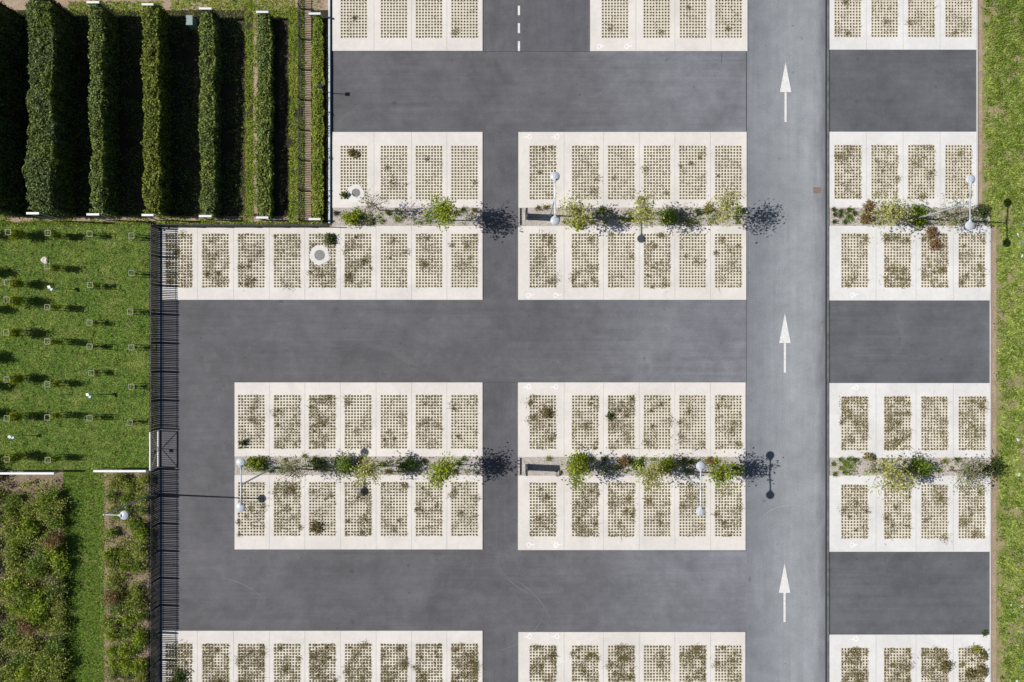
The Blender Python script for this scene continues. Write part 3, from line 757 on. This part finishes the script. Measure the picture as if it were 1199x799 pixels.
# ------------------------------------------------------------------ hedges
def hedge(x0, x1, yt, yb, h, mat, label, wob=0.12, n_fac=1.25, leaf=0.072):
    k = 1 - h / H
    gx0, gx1 = (599.5 - (599.5 - x0) * k), (599.5 - (599.5 - x1) * k)
    X0, X1 = W(gx0, 0)[0], W(gx1, 0)[0]
    Yt, Yb = W(0, yt)[1], W(0, yb)[1]
    w = X1 - X0; L = Yt - Yb
    t = thing('hedge', label, 'hedge', ((X0 + X1) / 2, Yb, 0), 0, 'clipped hedges in the garden')
    # woody core
    mb = MB(); ns = 24
    for i in range(ns):
        y = (i + 0.5) * L / ns; a = fbm(np.array([i * 0.9]), np.array([x0 * 0.1]))[0]
        mb.box((0.0, y, (h - 0.42 * min(1, h)) / 2), (max(0.08, w - 0.40 + 0.22 * (a - 0.5)), L / ns + (0.02 if i % 2 else 0), h - 0.44 * min(1, h) - 0.1 * a))
    mb.build('branches', M['core'], t)
    def surf(n, kind):
        y = rng.uniform(-0.05, L + 0.05, n); end = np.clip(np.minimum(y, L - y) / 0.6, 0, 1); end = 1 - (1 - end) ** 2
        off = (fbm(y * 0.9 + x0, np.full(n, 1.7)) - 0.5) * 2 * wob - (1 - end) * 0.28 * w + (vnoise(y * 4.5, np.full(n, 3.3 + x0)) - 0.5) * 0.14
        off2 = (fbm(y * 0.9 + x0 + 20, np.full(n, 5.7)) - 0.5) * 2 * wob - (1 - end) * 0.28 * w + (vnoise(y * 4.5, np.full(n, 7.3 + x0)) - 0.5) * 0.14
        hz = h + (fbm(y * 0.7 + x0, np.full(n, 9.0)) - 0.5) * min(0.5, h * 0.3) - 0.08 - (1 - end) * 0.12 * h
        cl = fbm(y * 2.2 + x0, rng.uniform(0, 1, n) * 0.4 + 3.0) - 0.5
        if kind == 'top':
            u = rng.uniform(-0.5, 0.5, n)
            x = u * w + np.where(u > 0, off, -off2) * np.abs(u) * 2
            z = hz - 0.16 * np.abs(u * 2) ** 3 - rng.exponential(0.06, n) + (fbm(x * 3 + 4, y * 3) - 0.5) * 0.36 * min(1, h)
        else:
            s = 1 if kind == 'right' else -1
            z = rng.uniform(0.02, 1, n) ** 0.8 * hz
            x = s * (w / 2) + (off if s > 0 else -off2) + s * (fbm(z * 2.2 + 8, y * 2.2) - 0.5) * 0.22 - s * rng.exponential(0.04, n)
        return np.stack([x, y, z], 1)
    nt_ = int(L * w * 430 * n_fac); nsd = int(L * h * 190 * n_fac)
    C = np.concatenate([surf(nt_, 'top'), surf(nsd, 'right'), surf(int(nsd * 0.8), 'left')])
    for ye in (0.0, L):
        n = int(w * h * 200)
        C = np.concatenate([C, np.stack([rng.uniform(-w / 2, w / 2, n), ye + rng.normal(0, 0.06, n), rng.uniform(0.05, h - 0.05, n)], 1)])
    obj('foliage', np_mesh('foliage', leaves(C, leaf, 1.15), 4, mat), t)
HG = [(-42, -14, 3.5, 'hedge_dark', 'tallest hedge, cut off by the left edge', 'left'),
      (30, 58, 3.05, 'hedge_dark', 'wide dark green hedge, second tallest in the garden', 'widest'),
      (104, 118, 2.4, 'hedge_mid', 'narrow green hedge between the wide dark one and the yellowish one', 'third'),
      (166, 184, 2.1, 'hedge_lime', 'yellowish green hedge with orange tinged leaves in the garden', 'fourth'),
      (233, 249.5, 1.5, 'hedge_mid', 'medium height green hedge beside the sunlit grass track', 'fifth'),
      (300, 315.5, 1.0, 'hedge_mid', 'low green hedge between the grass track and mesh fence', 'sixth')]
for x0, x1, h, mk, lab, w_ in HG:
    hedge(x0, x1, 22 if h < 2 else 20, 254.5 if h < 1.9 else 252.5, h, LEAF[mk], lab, 0.22 if w_ == 'widest' else 0.12)
hedge(364.5, 377, 22, 257, 0.6, LEAF['grass_s'], 'lowest bright green hedge beside the kerb wall', 0.06, 1.3, 0.05)
def frame(bx0, bx1, py, h, label, mat, group='white topped trellises at the hedge ends', name='hedge_trellis', cat='trellis'):
    k = 1 - h / H
    L = (bx1 - bx0) * PX * k; c = G((bx0 + bx1) / 2, py, h)
    t = thing(name, label, cat, c, 0, group)
    mb = MB(); mb.box((0, 0, h), (L, 0.15, 0.07), bev=0.01); mb.build('top_board', mat, t)
    for s in (-1, 1):
        mb = MB(); mb.box((s * (L / 2 - 0.04), 0, (h - 0.04) / 2), (0.06, 0.06, h - 0.045)); mb.build('leg', M['grey_metal'], t)
FB = [(31, 46, 250, 3.05), (101.5, 116.5, 251.3, 2.4), (166, 180, 252, 2.1), (233, 248, 253.3, 1.5), (300, 314.5, 255, 1.0), (361.5, 375.5, 256.8, 0.75)]
FN = ['wide dark', 'narrow green', 'yellowish', 'medium height', 'low green', 'lowest bright']
for (a, b, y, h), nme in zip(FB, FN):
    frame(a, b, y, h, f'white topped trellis at the near end of the {nme} hedge', M['white_board'])
    yt = 399.5 - (399.5 - 22.0) / (1 - h / H)
    frame(a, b, yt, h, f'white topped trellis at the far end of the {nme} hedge', M['white_board'])
frame(-10, 63.5, 554.5, 1.25, 'long white rail over the wide flower bed edge', M['white_board'], 'long white rails above the beds', 'garden_rail', 'rail')
frame(109.5, 171, 551.8, 1.25, 'long white rail over the narrow flower bed beside the gate', M['white_board'], 'long white rails above the beds', 'garden_rail', 'rail')
t = thing('utility_box', 'small grey green utility box in the shade between two hedges', 'utility box', W(228, 30, 0))
mb = MB(); mb.box((0, 0, 0.4), (0.40, 0.62, 0.8), bev=0.02); mb.build('body', M['box_green'], t)
mb = MB(); mb.box((0, 0, 0.825), (0.46, 0.68, 0.05), bev=0.01); mb.build('lid', M['box_green'], t)

# ------------------------------------------------------------------ trees and shrubs
def crown_parts(h, r, vs, n_tip, n_leaf, leaf, mat, trunk_mat, parent, clump=0.2, lean=(0, 0), r0=0.045, zmin=0.35):
    """trunk with limbs + leaf clumps; h = crown centre height"""
    mb = MB(); tx, ty = lean
    top_z = h + vs * 0.5
    mb.tube([(0, 0, 0), (tx * 0.3 + 0.02, ty * 0.3, h * 0.4), (tx * 0.6, ty * 0.6 + 0.02, h * 0.75), (tx, ty, top_z)], [r0, r0 * 0.8, r0 * 0.6, r0 * 0.25], 7)
    tips = []
    for i in range(n_tip):
        d = rng.normal(size=3); d /= np.linalg.norm(d)
        q = rng.uniform(0.45, 1.0) ** 0.6 * rng.uniform(0.7, 1.32)
        p = np.array([tx + d[0] * r * q, ty + d[1] * r * q, h + d[2] * vs * q])
        if p[2] < zmin: p[2] = zmin
        tips.append(p)
        zb = max(0.25 * h, min(top_z, p[2] - 0.35 * r - 0.2 * rng.random()))
        f = zb / top_z
        b = np.array([tx * f, ty * f, zb]); m_ = b * 0.45 + p * 0.55 + np.array([0, 0, -0.05])
        mb.tube([tuple(b), tuple(m_), tuple(p)], [r0 * 0.42, r0 * 0.28, r0 * 0.1], 4)
    tips = np.array(tips)
    idx = rng.integers(0, n_tip, n_leaf)
    along = rng.uniform(0, 1, n_leaf)[:, None] ** 0.5
    C = tips[idx] * along + np.array([tx, ty, h]) * (1 - along) + rng.normal(size=(n_leaf, 3)) * r * clump
    C[:, 2] = np.maximum(C[:, 2], 0.04)
    mb.build('trunk', trunk_mat, parent)
    obj('crown', np_mesh('crown', leaves(C, leaf, 0.9), 4, mat), parent)
def tree(px, py, hc, rpx, kind, label, n=750, tips=30, leaf=0.095, vs=None, clump=0.21, group='young trees in the planting strips', lean=(0, 0)):
    r = rpx * PX * (1 - hc / H) * 1.18
    t = thing('young_tree', label, 'tree', G(px, py, hc), 0, group)
    crown_parts(hc, r, vs or r * 1.05, tips, int(n * 1.05), leaf, LEAF[kind], M['bark'], t, clump, lean, zmin=hc - 1.4 * r)
TREES = [
 (437, 239, 2.3, 15, 'pale', 'sparse twiggy pale young tree behind the smaller manhole', 330, 30, 0.06),
 (516, 248, 3.2, 18, 'lime', 'bright yellow green young tree at the right end of the upper left strip', 1150, 26, 0.085),
 (676, 248, 2.4, 16.5, 'olive', 'olive young tree right of the lamp in the upper middle strip', 900, 26, 0.085),
 (756, 246, 3.2, 17.5, 'olive', 'olive young tree in the centre of the upper middle strip', 760, 28, 0.08),
 (850, 243, 3.1, 17, 'olive', 'loose olive young tree at the right end of the upper middle strip', 760, 28, 0.08),
 (1044, 247, 2.4, 20, 'olive', 'broad olive young tree at the left of the upper right strip', 850, 28, 0.085),
 (1121, 250, 2.3, 18, 'pale', 'pale loose young tree under the lamp in the upper right strip', 560, 30, 0.075),
 (343, 553, 2.3, 16, 'pale', 'sparse pale young tree near the left end of the lower left strip', 420, 30, 0.07),
 (430, 553, 2.6, 14.5, 'olive', 'grey olive young tree in the middle of the lower left strip', 750, 26, 0.085),
 (516, 553, 3.2, 17, 'lime', 'bright yellow green young tree at the right end of the lower left strip', 1100, 26, 0.085),
 (675, 553, 2.2, 16.5, 'yellowgreen', 'yellow green young tree beside the panel in the lower middle strip', 900, 26, 0.085),
 (763, 558, 2.6, 17, 'olive', 'olive young tree in the centre of the lower middle strip', 800, 28, 0.08),
 (844, 554, 2.6, 16.5, 'yellowgreen', 'light green young tree at the right end of the lower middle strip', 900, 28, 0.085),
 (1042, 557, 2.4, 21, 'olive', 'broad olive young tree at the left of the lower right strip', 950, 30, 0.085),
 (1137, 558, 2.4, 20, 'pale', 'pale spreading young tree at the right end of the lower right strip', 620, 32, 0.075),
]
for a in TREES: tree(*a)
def shrub(px, py, rpx, hgt, kind, label, n=None, leaf=0.07, group='shrubs in the planting strips', name='shrub', cat='shrub'):
    r = rpx * PX
    t = thing(name, label, cat, G(px, py, hgt * 0.6), 0, group)
    crown_parts(hgt * 0.5, r * 0.98, hgt * 0.5, 22, n or int(680 * (rpx / 11) ** 2), leaf, LEAF[kind], M['bark_dark'], t, 0.2, r0=0.025, zmin=0.08)
SHR = [
 (411, 255, 11.5, 0.9, 'lime', 'round lime green shrub at the left end of the upper left strip'),
 (432, 260, 6, 0.4, 'pale', 'small pale grey shrub under the sparse twiggy tree'),
 (677, 262, 8.5, 0.55, 'lime', 'lime green shrub at the foot of the olive tree beside the lamp'),
 (783, 253, 13, 1.0, 'green', 'dense green shrub right of the central tree in the upper middle strip'),
 (829, 243, 7, 0.6, 'ochre', 'small ochre shrub left of the loose tree in the upper middle strip'),
 (866, 247, 6, 0.6, 'green', 'small green shrub at the right tip of the upper middle strip'),
 (1076, 247, 10, 0.9, 'green', 'green shrub behind the lamp pole in the upper right strip'),
 (1078, 259, 9, 0.7, 'yellowgreen', 'yellow green shrub in front of the lamp pole in the upper right strip'),
 (1018, 242, 7.5, 0.6, 'rust', 'rust brown shrub at the upper left of the upper right strip'),
 (1015, 256, 8, 0.5, 'rust', 'rust brown shrub at the lower left of the upper right strip'),
 (1150, 246, 10, 0.4, 'dark', 'dark low shrub on the verge at the end of the upper right strip'),
 (294, 545, 12, 0.9, 'yellowgreen', 'yellow green shrub behind the lamp in the lower left strip'),
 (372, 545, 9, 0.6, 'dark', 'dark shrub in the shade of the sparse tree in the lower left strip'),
 (404, 545, 14, 1.0, 'green', 'dense green shrub in the middle of the lower left strip'),
 (478, 545, 9, 0.6, 'green', 'shaded green shrub between two trees in the lower left strip'),
 (677, 541, 13, 0.9, 'lime', 'lime green shrub behind the yellow green tree beside the panel'),
 (731, 540, 8.5, 0.7, 'rust', 'rust pink shrub in the lower middle strip'),
 (746, 545, 7, 0.5, 'green', 'small green shrub right of the rust pink one'),
 (781, 545, 13, 1.0, 'yellowgreen', 'dense yellow green shrub right of the central tree in the lower middle strip'),
 (833, 540, 6, 0.5, 'rust', 'small rust shrub beside the lamp in the lower middle strip'),
 (1018, 535, 6.5, 0.6, 'ochre', 'ochre grassy shrub at the left of the lower right strip'),
 (1080, 547, 14, 1.0, 'green', 'dense green shrub in the middle of the lower right strip'),
 (1163, 549, 12, 0.5, 'dark', 'dark low shrub on the verge at the end of the lower right strip'),
 (1143, 760, 6, 0.3, 'olive', 'olive shrub at the top of the rightmost bottom bay'),
 (1153, 768, 6, 0.35, 'weed', 'round grey brown shrub on the pad corner at the bottom right'),
 (1150, 786, 8, 0.3, 'weed', 'brown green shrub sprawling over the rightmost bottom bay'),
 (1136, 790, 7, 0.3, 'weed', 'low brown shrub inside the rightmost bottom bay'),
 (1108, 781, 8, 0.35, 'weed', 'brown shrub sprawling over the third bay at the bottom right'),
 (1153, 742, 4, 0.2, 'dark', 'small dark shrub on the right kerb above the bottom right pad'),
]
for a in SHR: shrub(*a)
# bay sprawlers with a look of their own
for a in ((414, 178, 7, .2, 'weed', 'brown green shrub in the first bay above the upper left strip'),
          (1091, 272, 8, .5, 'rust', 'rust brown shrub at the top of the third bay, upper right'),
          (1095, 287, 8, .4, 'rust', 'rust brown shrub inside the third bay, upper right'),
          (386, 280, 8, .35, 'dark', 'dark green shrub above the large manhole collar'),
          (403, 228, 5, .35, 'dark', 'dark green shrub left of the smaller manhole collar'),
          (713, 488, 5, .35, 'dark', 'small dark green shrub at the left of the third bay'),
          (284, 519, 5, .35, 'dark', 'small dark shrub low in the leftmost bay above the strip'),
          (370, 617, 9, .2, 'weed', 'brown green shrub low in the third bay below the strip'),
          (208, 792, 11, .4, 'dark', 'dark shrub in the leftmost bottom bay beside the fence'),
          (641, 483, 9, .18, 'weed', 'brown shrub high in the first bay, lower middle')):
    shrub(*a[:6], group='plants sprouting in the bays')
# small tufts
TUFT = []
for by_, w in ((0, 'upper right'), (1, 'lower right')):
    pts = [(976, 246), (984, 248), (993, 246), (976.5, 260), (988.5, 260.5), (993, 254), (983, 253), (977, 251.5)] if by_ == 0 else \
          [(975, 543), (984, 538), (993.5, 537.5), (976.5, 554.5), (988.5, 542.5), (984, 548), (989, 553.5)]
    pts.sort(key=lambda p: p[0])
    for i, p in enumerate(pts): TUFT.append((*p, 3.0, 'green' if by_ else 'dark', f'small round tuft, {ORD[i]} from the kerb in the {w} strip'))
# tufts scattered along the strips
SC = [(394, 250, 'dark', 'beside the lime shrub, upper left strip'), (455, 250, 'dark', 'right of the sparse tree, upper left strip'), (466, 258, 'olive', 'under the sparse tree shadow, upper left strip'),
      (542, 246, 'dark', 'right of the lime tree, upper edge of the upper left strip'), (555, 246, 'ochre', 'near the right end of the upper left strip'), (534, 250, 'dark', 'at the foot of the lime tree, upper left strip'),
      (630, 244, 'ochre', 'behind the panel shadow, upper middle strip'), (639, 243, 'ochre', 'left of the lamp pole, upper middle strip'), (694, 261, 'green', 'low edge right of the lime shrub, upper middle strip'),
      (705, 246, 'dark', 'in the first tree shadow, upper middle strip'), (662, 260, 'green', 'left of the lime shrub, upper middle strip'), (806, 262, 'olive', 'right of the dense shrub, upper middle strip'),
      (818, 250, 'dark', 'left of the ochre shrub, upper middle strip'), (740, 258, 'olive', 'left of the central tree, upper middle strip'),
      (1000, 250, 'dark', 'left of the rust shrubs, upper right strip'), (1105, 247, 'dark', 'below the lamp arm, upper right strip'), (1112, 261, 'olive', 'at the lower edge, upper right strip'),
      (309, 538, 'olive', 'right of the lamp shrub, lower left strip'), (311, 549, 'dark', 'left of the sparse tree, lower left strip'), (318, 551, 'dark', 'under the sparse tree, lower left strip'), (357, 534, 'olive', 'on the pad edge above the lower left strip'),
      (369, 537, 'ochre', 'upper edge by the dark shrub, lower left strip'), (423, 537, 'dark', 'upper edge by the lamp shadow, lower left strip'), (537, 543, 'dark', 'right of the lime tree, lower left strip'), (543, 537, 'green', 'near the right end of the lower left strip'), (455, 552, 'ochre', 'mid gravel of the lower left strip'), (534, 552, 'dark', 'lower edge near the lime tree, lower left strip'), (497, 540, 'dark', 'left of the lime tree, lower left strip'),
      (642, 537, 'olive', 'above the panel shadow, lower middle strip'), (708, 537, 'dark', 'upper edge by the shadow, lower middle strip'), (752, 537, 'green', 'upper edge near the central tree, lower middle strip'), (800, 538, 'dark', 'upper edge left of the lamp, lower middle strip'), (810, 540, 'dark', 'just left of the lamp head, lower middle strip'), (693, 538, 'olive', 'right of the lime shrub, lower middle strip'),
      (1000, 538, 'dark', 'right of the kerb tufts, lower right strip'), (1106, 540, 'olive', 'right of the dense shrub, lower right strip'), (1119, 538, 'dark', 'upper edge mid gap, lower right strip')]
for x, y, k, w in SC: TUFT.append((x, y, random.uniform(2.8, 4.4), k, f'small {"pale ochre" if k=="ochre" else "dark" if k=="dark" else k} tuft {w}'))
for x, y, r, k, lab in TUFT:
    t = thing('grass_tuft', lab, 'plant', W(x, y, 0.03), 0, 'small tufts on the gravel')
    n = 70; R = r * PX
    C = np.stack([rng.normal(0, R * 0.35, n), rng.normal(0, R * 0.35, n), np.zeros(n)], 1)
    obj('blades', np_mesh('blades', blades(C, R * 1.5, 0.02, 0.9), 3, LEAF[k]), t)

# saplings in white square guards
def sapling(px, py, h, w, dens, label, kind='bed_olive'):
    t = thing('sapling', label, 'sapling', G(px, py, h), 0, 'saplings on the lawn')
    crown_parts(h * 0.55, w, h * 0.40, 14, int(dens), 0.055, LEAF[kind], M['bark_dark'], t, 0.28, r0=0.018, zmin=0.2)
gm = MB(); GS = 0.36
for (x, y, dx, dy) in ((0, GS / 2, GS, 0.03), (0, -GS / 2, GS, 0.03), (GS / 2, 0, 0.03, GS - 0.034), (-GS / 2, 0, 0.03, GS - 0.034)):
    gm.box((x, y, 0), (dx if dx > 0.1 else 0.028, dy if dy > 0.1 else 0.028, 0.03))
frame_me = gm.mesh('top_frame', plain('weathered_white_wood', (0.34, 0.35, 0.32), 0.8, 0, 0.3, 8.0))
sm = MB(); sm.box((0, 0, 0.5), (0.028, 0.028, 1.0)); stake_me = sm.mesh('stake', M['wood'])
COLS = {'leftmost column': [(9.5, 272), (8.5, 331), (8, 351), (7.5, 389.5), (8, 444.5), (8, 490), (8, 538)],
        'second column': [(56, 273), (55.5, 312), (55.5, 360), (55.5, 400), (55.5, 450), (55.5, 489), (56, 539)],
        'third column': [(105, 274), (105.5, 334), (105, 378), (105, 406), (107, 437), (105, 490)],
        'column nearest the fence': [(154, 276), (154, 320), (152.5, 365), (154, 407), (154, 453), (152, 495)]}
SAP = {'leftmost column': (2.0, 0.33, 900), 'second column': (1.8, 0.23, 420), 'third column': (1.2, 0.15, 170), 'column nearest the fence': (1.0, 0.11, 90)}
for cname, pts in COLS.items():
    h, w, dn = SAP[cname]
    for i, (x, y) in enumerate(pts):
        hh = h * random.uniform(0.85, 1.1); gh_ = min(hh * 0.92, 1.75)
        p = ORD[i] if i else 'topmost'
        g0 = G(x, y, gh_)
        t = thing('tree_guard', f'white square topped tree guard, {p} in the {cname} on the lawn', 'tree guard', g0, random.uniform(-0.06, 0.06), 'tree guards on the lawn')
        obj('top_frame', frame_me, t, (0, 0, gh_))
        for sx in (-1, 1):
            for sy in (-1, 1):
                o = obj('stake', stake_me, t, (sx * GS / 2, sy * GS / 2, 0)); o.scale = (1, 1, gh_ - 0.021)
        t = thing('sapling', f'{"bushy" if dn > 600 else "slender" if dn > 200 else "thin"} sapling inside the guard, {p} in the {cname}', 'sapling', g0, 0, 'saplings on the lawn')
        crown_parts(hh * 0.48, w * random.uniform(0.85, 1.15), hh * 0.46, 24, int(dn * random.uniform(1.1, 1.7)), 0.055, LEAF['lime' if dn > 200 else 'yellowgreen'], M['bark_dark'], t, 0.35, r0=0.018, zmin=0.2)
for i, y in enumerate((275, 319, 362, 418, 452, 484, 538)):
    X, Y, _ = W(-14, y)
    t = thing('sapling', f'bushy sapling beyond the left edge, {ORD[i]} down', 'sapling', (X, Y, 0), 0, 'saplings on the lawn')
    crown_parts(1.1, 0.36, 0.95, 24, 1500, 0.055, LEAF['bed_olive'], M['bark_dark'], t, 0.3, r0=0.02, zmin=0.2)
for (x, y), w in (((58, 337), 'near the second sapling column, upper left'), ((103, 463), 'in the middle of the lawn'), ((12, 512), 'near the lower left of the lawn')):
    t = thing('plant_sign', f'pale blue and white sign on a thin stake {w}', 'sign', G(x, y, 1.15), random.uniform(-0.5, 0.5), 'signs on the lawn')
    mb = MB(); mb.tube([(0, 0, 0), (0, 0, 1.12)], 0.022, 6); mb.build('stake', M['grey_metal'], t)
    p = MB(); p.box((0, 0, 0), (0.26, 0.2, 0.02), bev=0.004); o = p.build('plate', M['white_board'], t, (-0.04, 0.03, 1.16)); o.rotation_euler = (0.25, -0.35, 0.4)
    p = MB(); p.box((0, 0, 0), (0.16, 0.18, 0.06), bev=0.008); p.build('blue_cap', M['sign_blue'], t, (0.13, -0.07, 1.10))

def stone(px, py, r, mat, label, group=None, flat=0.45):
    mb = MB(); seg = 10; k = random.random() * 9
    pr = [(0.62, -0.02), (1.0, 0.25 * flat), (0.92, 0.6 * flat), (0.6, 0.92 * flat), (0.15, flat)]
    mb.lathe([(r * a, r * b) for a, b in pr], seg=seg)
    mb.v = [(x * (1 + 0.18 * math.sin(3 * math.atan2(y, x) + k)), y * (1 + 0.2 * math.sin(2 * math.atan2(y, x) + k * 2)), z * (1 + 0.15 * math.sin(5 * x / r + k))) for x, y, z in mb.v]
    tag(mb.build('stone', mat, None, W(px, py)), label, 'stone', group)
stone(53, 305, 0.27, M['stone'], 'pale flat stone on the lawn by a tree guard')
stone(653.5, 554, 0.26, M['iron'], 'grey stone on the gravel below the dark panel shadow', None, 0.8)
for i, (x, y, m_) in enumerate(((1192, 275, 'stone_w'), (1196, 262, 'slate'), (1197, 300, 'stone_w'), (1196, 285, 'slate'), (1193, 556, 'stone_w'), (1185, 714, 'slate'), (1197, 710, 'stone_w'), (1196, 719, 'slate'), (1184, 708, 'stone_w'), (1197, 741, 'stone_w'), (1198, 742.5, 'slate'), (1191, 798, 'stone_w'), (1198, 782, 'slate'), (1192, 515, 'stone_w'))):
    stone(x, y, random.uniform(0.08, 0.18), M[m_], f'{"white" if m_ == "stone_w" else "slate blue"} stone in the right verge, {ORD[i]} from the top', 'stones in the right verge')

# bed bushes
def bush_proto(kind, r, h, n, leaf):
    t = thing('flower_bed_bush', 'bush', 'bush', (0, 0, 0))
    crown_parts(h * 0.5, r, h * 0.5, 20, n, leaf, LEAF[kind], M['bark_dark'], t, 0.24, r0=0.022, zmin=0.08)
    return t
KIND = [('bed_olive', 'olive'), ('bed_dark', 'dark green'), ('bed_lime', 'lime green'), ('bed_olive', 'olive'), ('rust', 'brownish'), ('green', 'mid green')]
PROT = [(bush_proto(k, random.uniform(0.55, 0.72), random.uniform(0.7, 1.1), random.randint(900, 1150), 0.06), w) for k, w in KIND]
used = [False] * len(PROT)
def place_bush(x, y, sc, kidx, lab):
    p, w = PROT[kidx]
    o = p if not used[kidx] else copy_tree(p); used[kidx] = True
    o.location = W(x, y); o.scale = (sc, sc, sc); o.rotation_euler.z = random.uniform(0, 6.28)
    tag(o, f'{w} {lab}', 'bush', 'bushes in the flower beds')
for r_ in range(16):
    for c_ in range(4):
        y = 578 + r_ * 17.2 + random.uniform(-5, 5); x = 20 + c_ * 17.5 + random.uniform(-5, 5)
        if c_ == 1 and r_ in (0, 4): continue
        if c_ == 2 and r_ in (2, 6, 10): continue
        if c_ == 0 and r_ < 1: pass
        if r_ == 0: y += 6
        k = random.choices(range(6), [4, 2.5, 3.0, 3, 0.25, 3])[0]
        place_bush(x, y, random.uniform(0.8, 1.3), k, f'bush in the wide bed, {ORD[min(r_, 13)] if r_ < 14 else ("second last" if r_ == 14 else "last")} row down, {ORD[c_]} across')
for r_ in range(17):
    for c_ in range(3):
        y = 563 + r_ * 16.2 + random.uniform(-4, 4); x = 136 + c_ * 15 + random.uniform(-4, 4)
        if (r_ in (4, 7, 8) and c_ == 1) or (r_ == 7 and c_ == 2) or (r_ == 3 and c_ == 0): continue
        k = random.choices(range(6), [3, 1.6, 3.4, 3, 0.25, 3])[0]
        place_bush(x, y, random.uniform(0.65, 1.0), k, f'bush in the narrow bed, {ORD[r_] if r_ < 14 else ("third last", "second last", "last")[r_ - 14]} row down, {ORD[c_]} across')
for k_, (p_, w_) in enumerate(PROT):
    if not used[k_]:
        for ch in list(p_.children): bpy.data.objects.remove(ch)
        bpy.data.objects.remove(p_)
for i in range(10):       # tall shrubs beyond the left edge whose shade reaches into the frame
    x, y = W(-9, 556 + i * 27)[:2]
    o = copy_tree(PROT[0][0]); o.location = (x, y, 0); o.scale = (1.1, 1.5, 1.5)
    tag(o, f'tall olive bush at the left edge of the wide bed, {ORD[i]} down', 'bush', 'bushes in the flower beds')
C = []
for q in range(900):
    x, y = (random.uniform(4, 76), random.uniform(562, 850)) if random.random() < 0.55 else (random.uniform(123, 175), random.uniform(556, 850))
    p = W(x, y); n = random.randint(14, 40); r = random.uniform(0.08, 0.24)
    C.append(rng.normal(size=(n, 3)) * np.array([r, r, 0.10]) + np.array([p[0], p[1], random.uniform(0.1, 0.5)]))
stuff(obj('ground_cover', np_mesh('ground_cover', leaves(np.concatenate(C), 0.06, 1.0), 4, LEAF['bed_olive'])))

# ------------------------------------------------------------------ light, camera
w = bpy.data.worlds.new('World'); scn.world = w; w.use_nodes = True
nt = w.node_tree; bg = nt.nodes['Background']
sk = nt.nodes.new('ShaderNodeTexSky'); sk.sky_type = 'NISHITA'; sk.sun_disc = False
sk.sun_elevation = math.asin(SUN.z); sk.sun_rotation = math.atan2(SUN.x, SUN.y)
nt.links.new(sk.outputs[0], bg.inputs['Color']); bg.inputs['Strength'].default_value = 0.05
L = bpy.data.lights.new('sun', 'SUN'); L.energy = 5.0; L.angle = math.radians(0.5); L.color = (1.0, 0.955, 0.90)
lo = bpy.data.objects.new('sun', L); col.objects.link(lo); lo.location = (-40, 2, 40)
lo.rotation_euler = (-SUN).to_track_quat('-Z', 'Y').to_euler()
cam = bpy.data.cameras.new('camera'); co = bpy.data.objects.new('camera', cam); col.objects.link(co)
co.location = (0, 0, H); co.rotation_euler = (0, 0, 0)
cam.sensor_width = 36; cam.lens = 36 * H / (1199 * PX); cam.clip_end = 2000
scn.camera = co
vs = scn.view_settings
vs.view_transform = 'Standard'; vs.look = 'None'; vs.exposure = 0.16; vs.gamma = 1.0; vs.use_curve_mapping = False
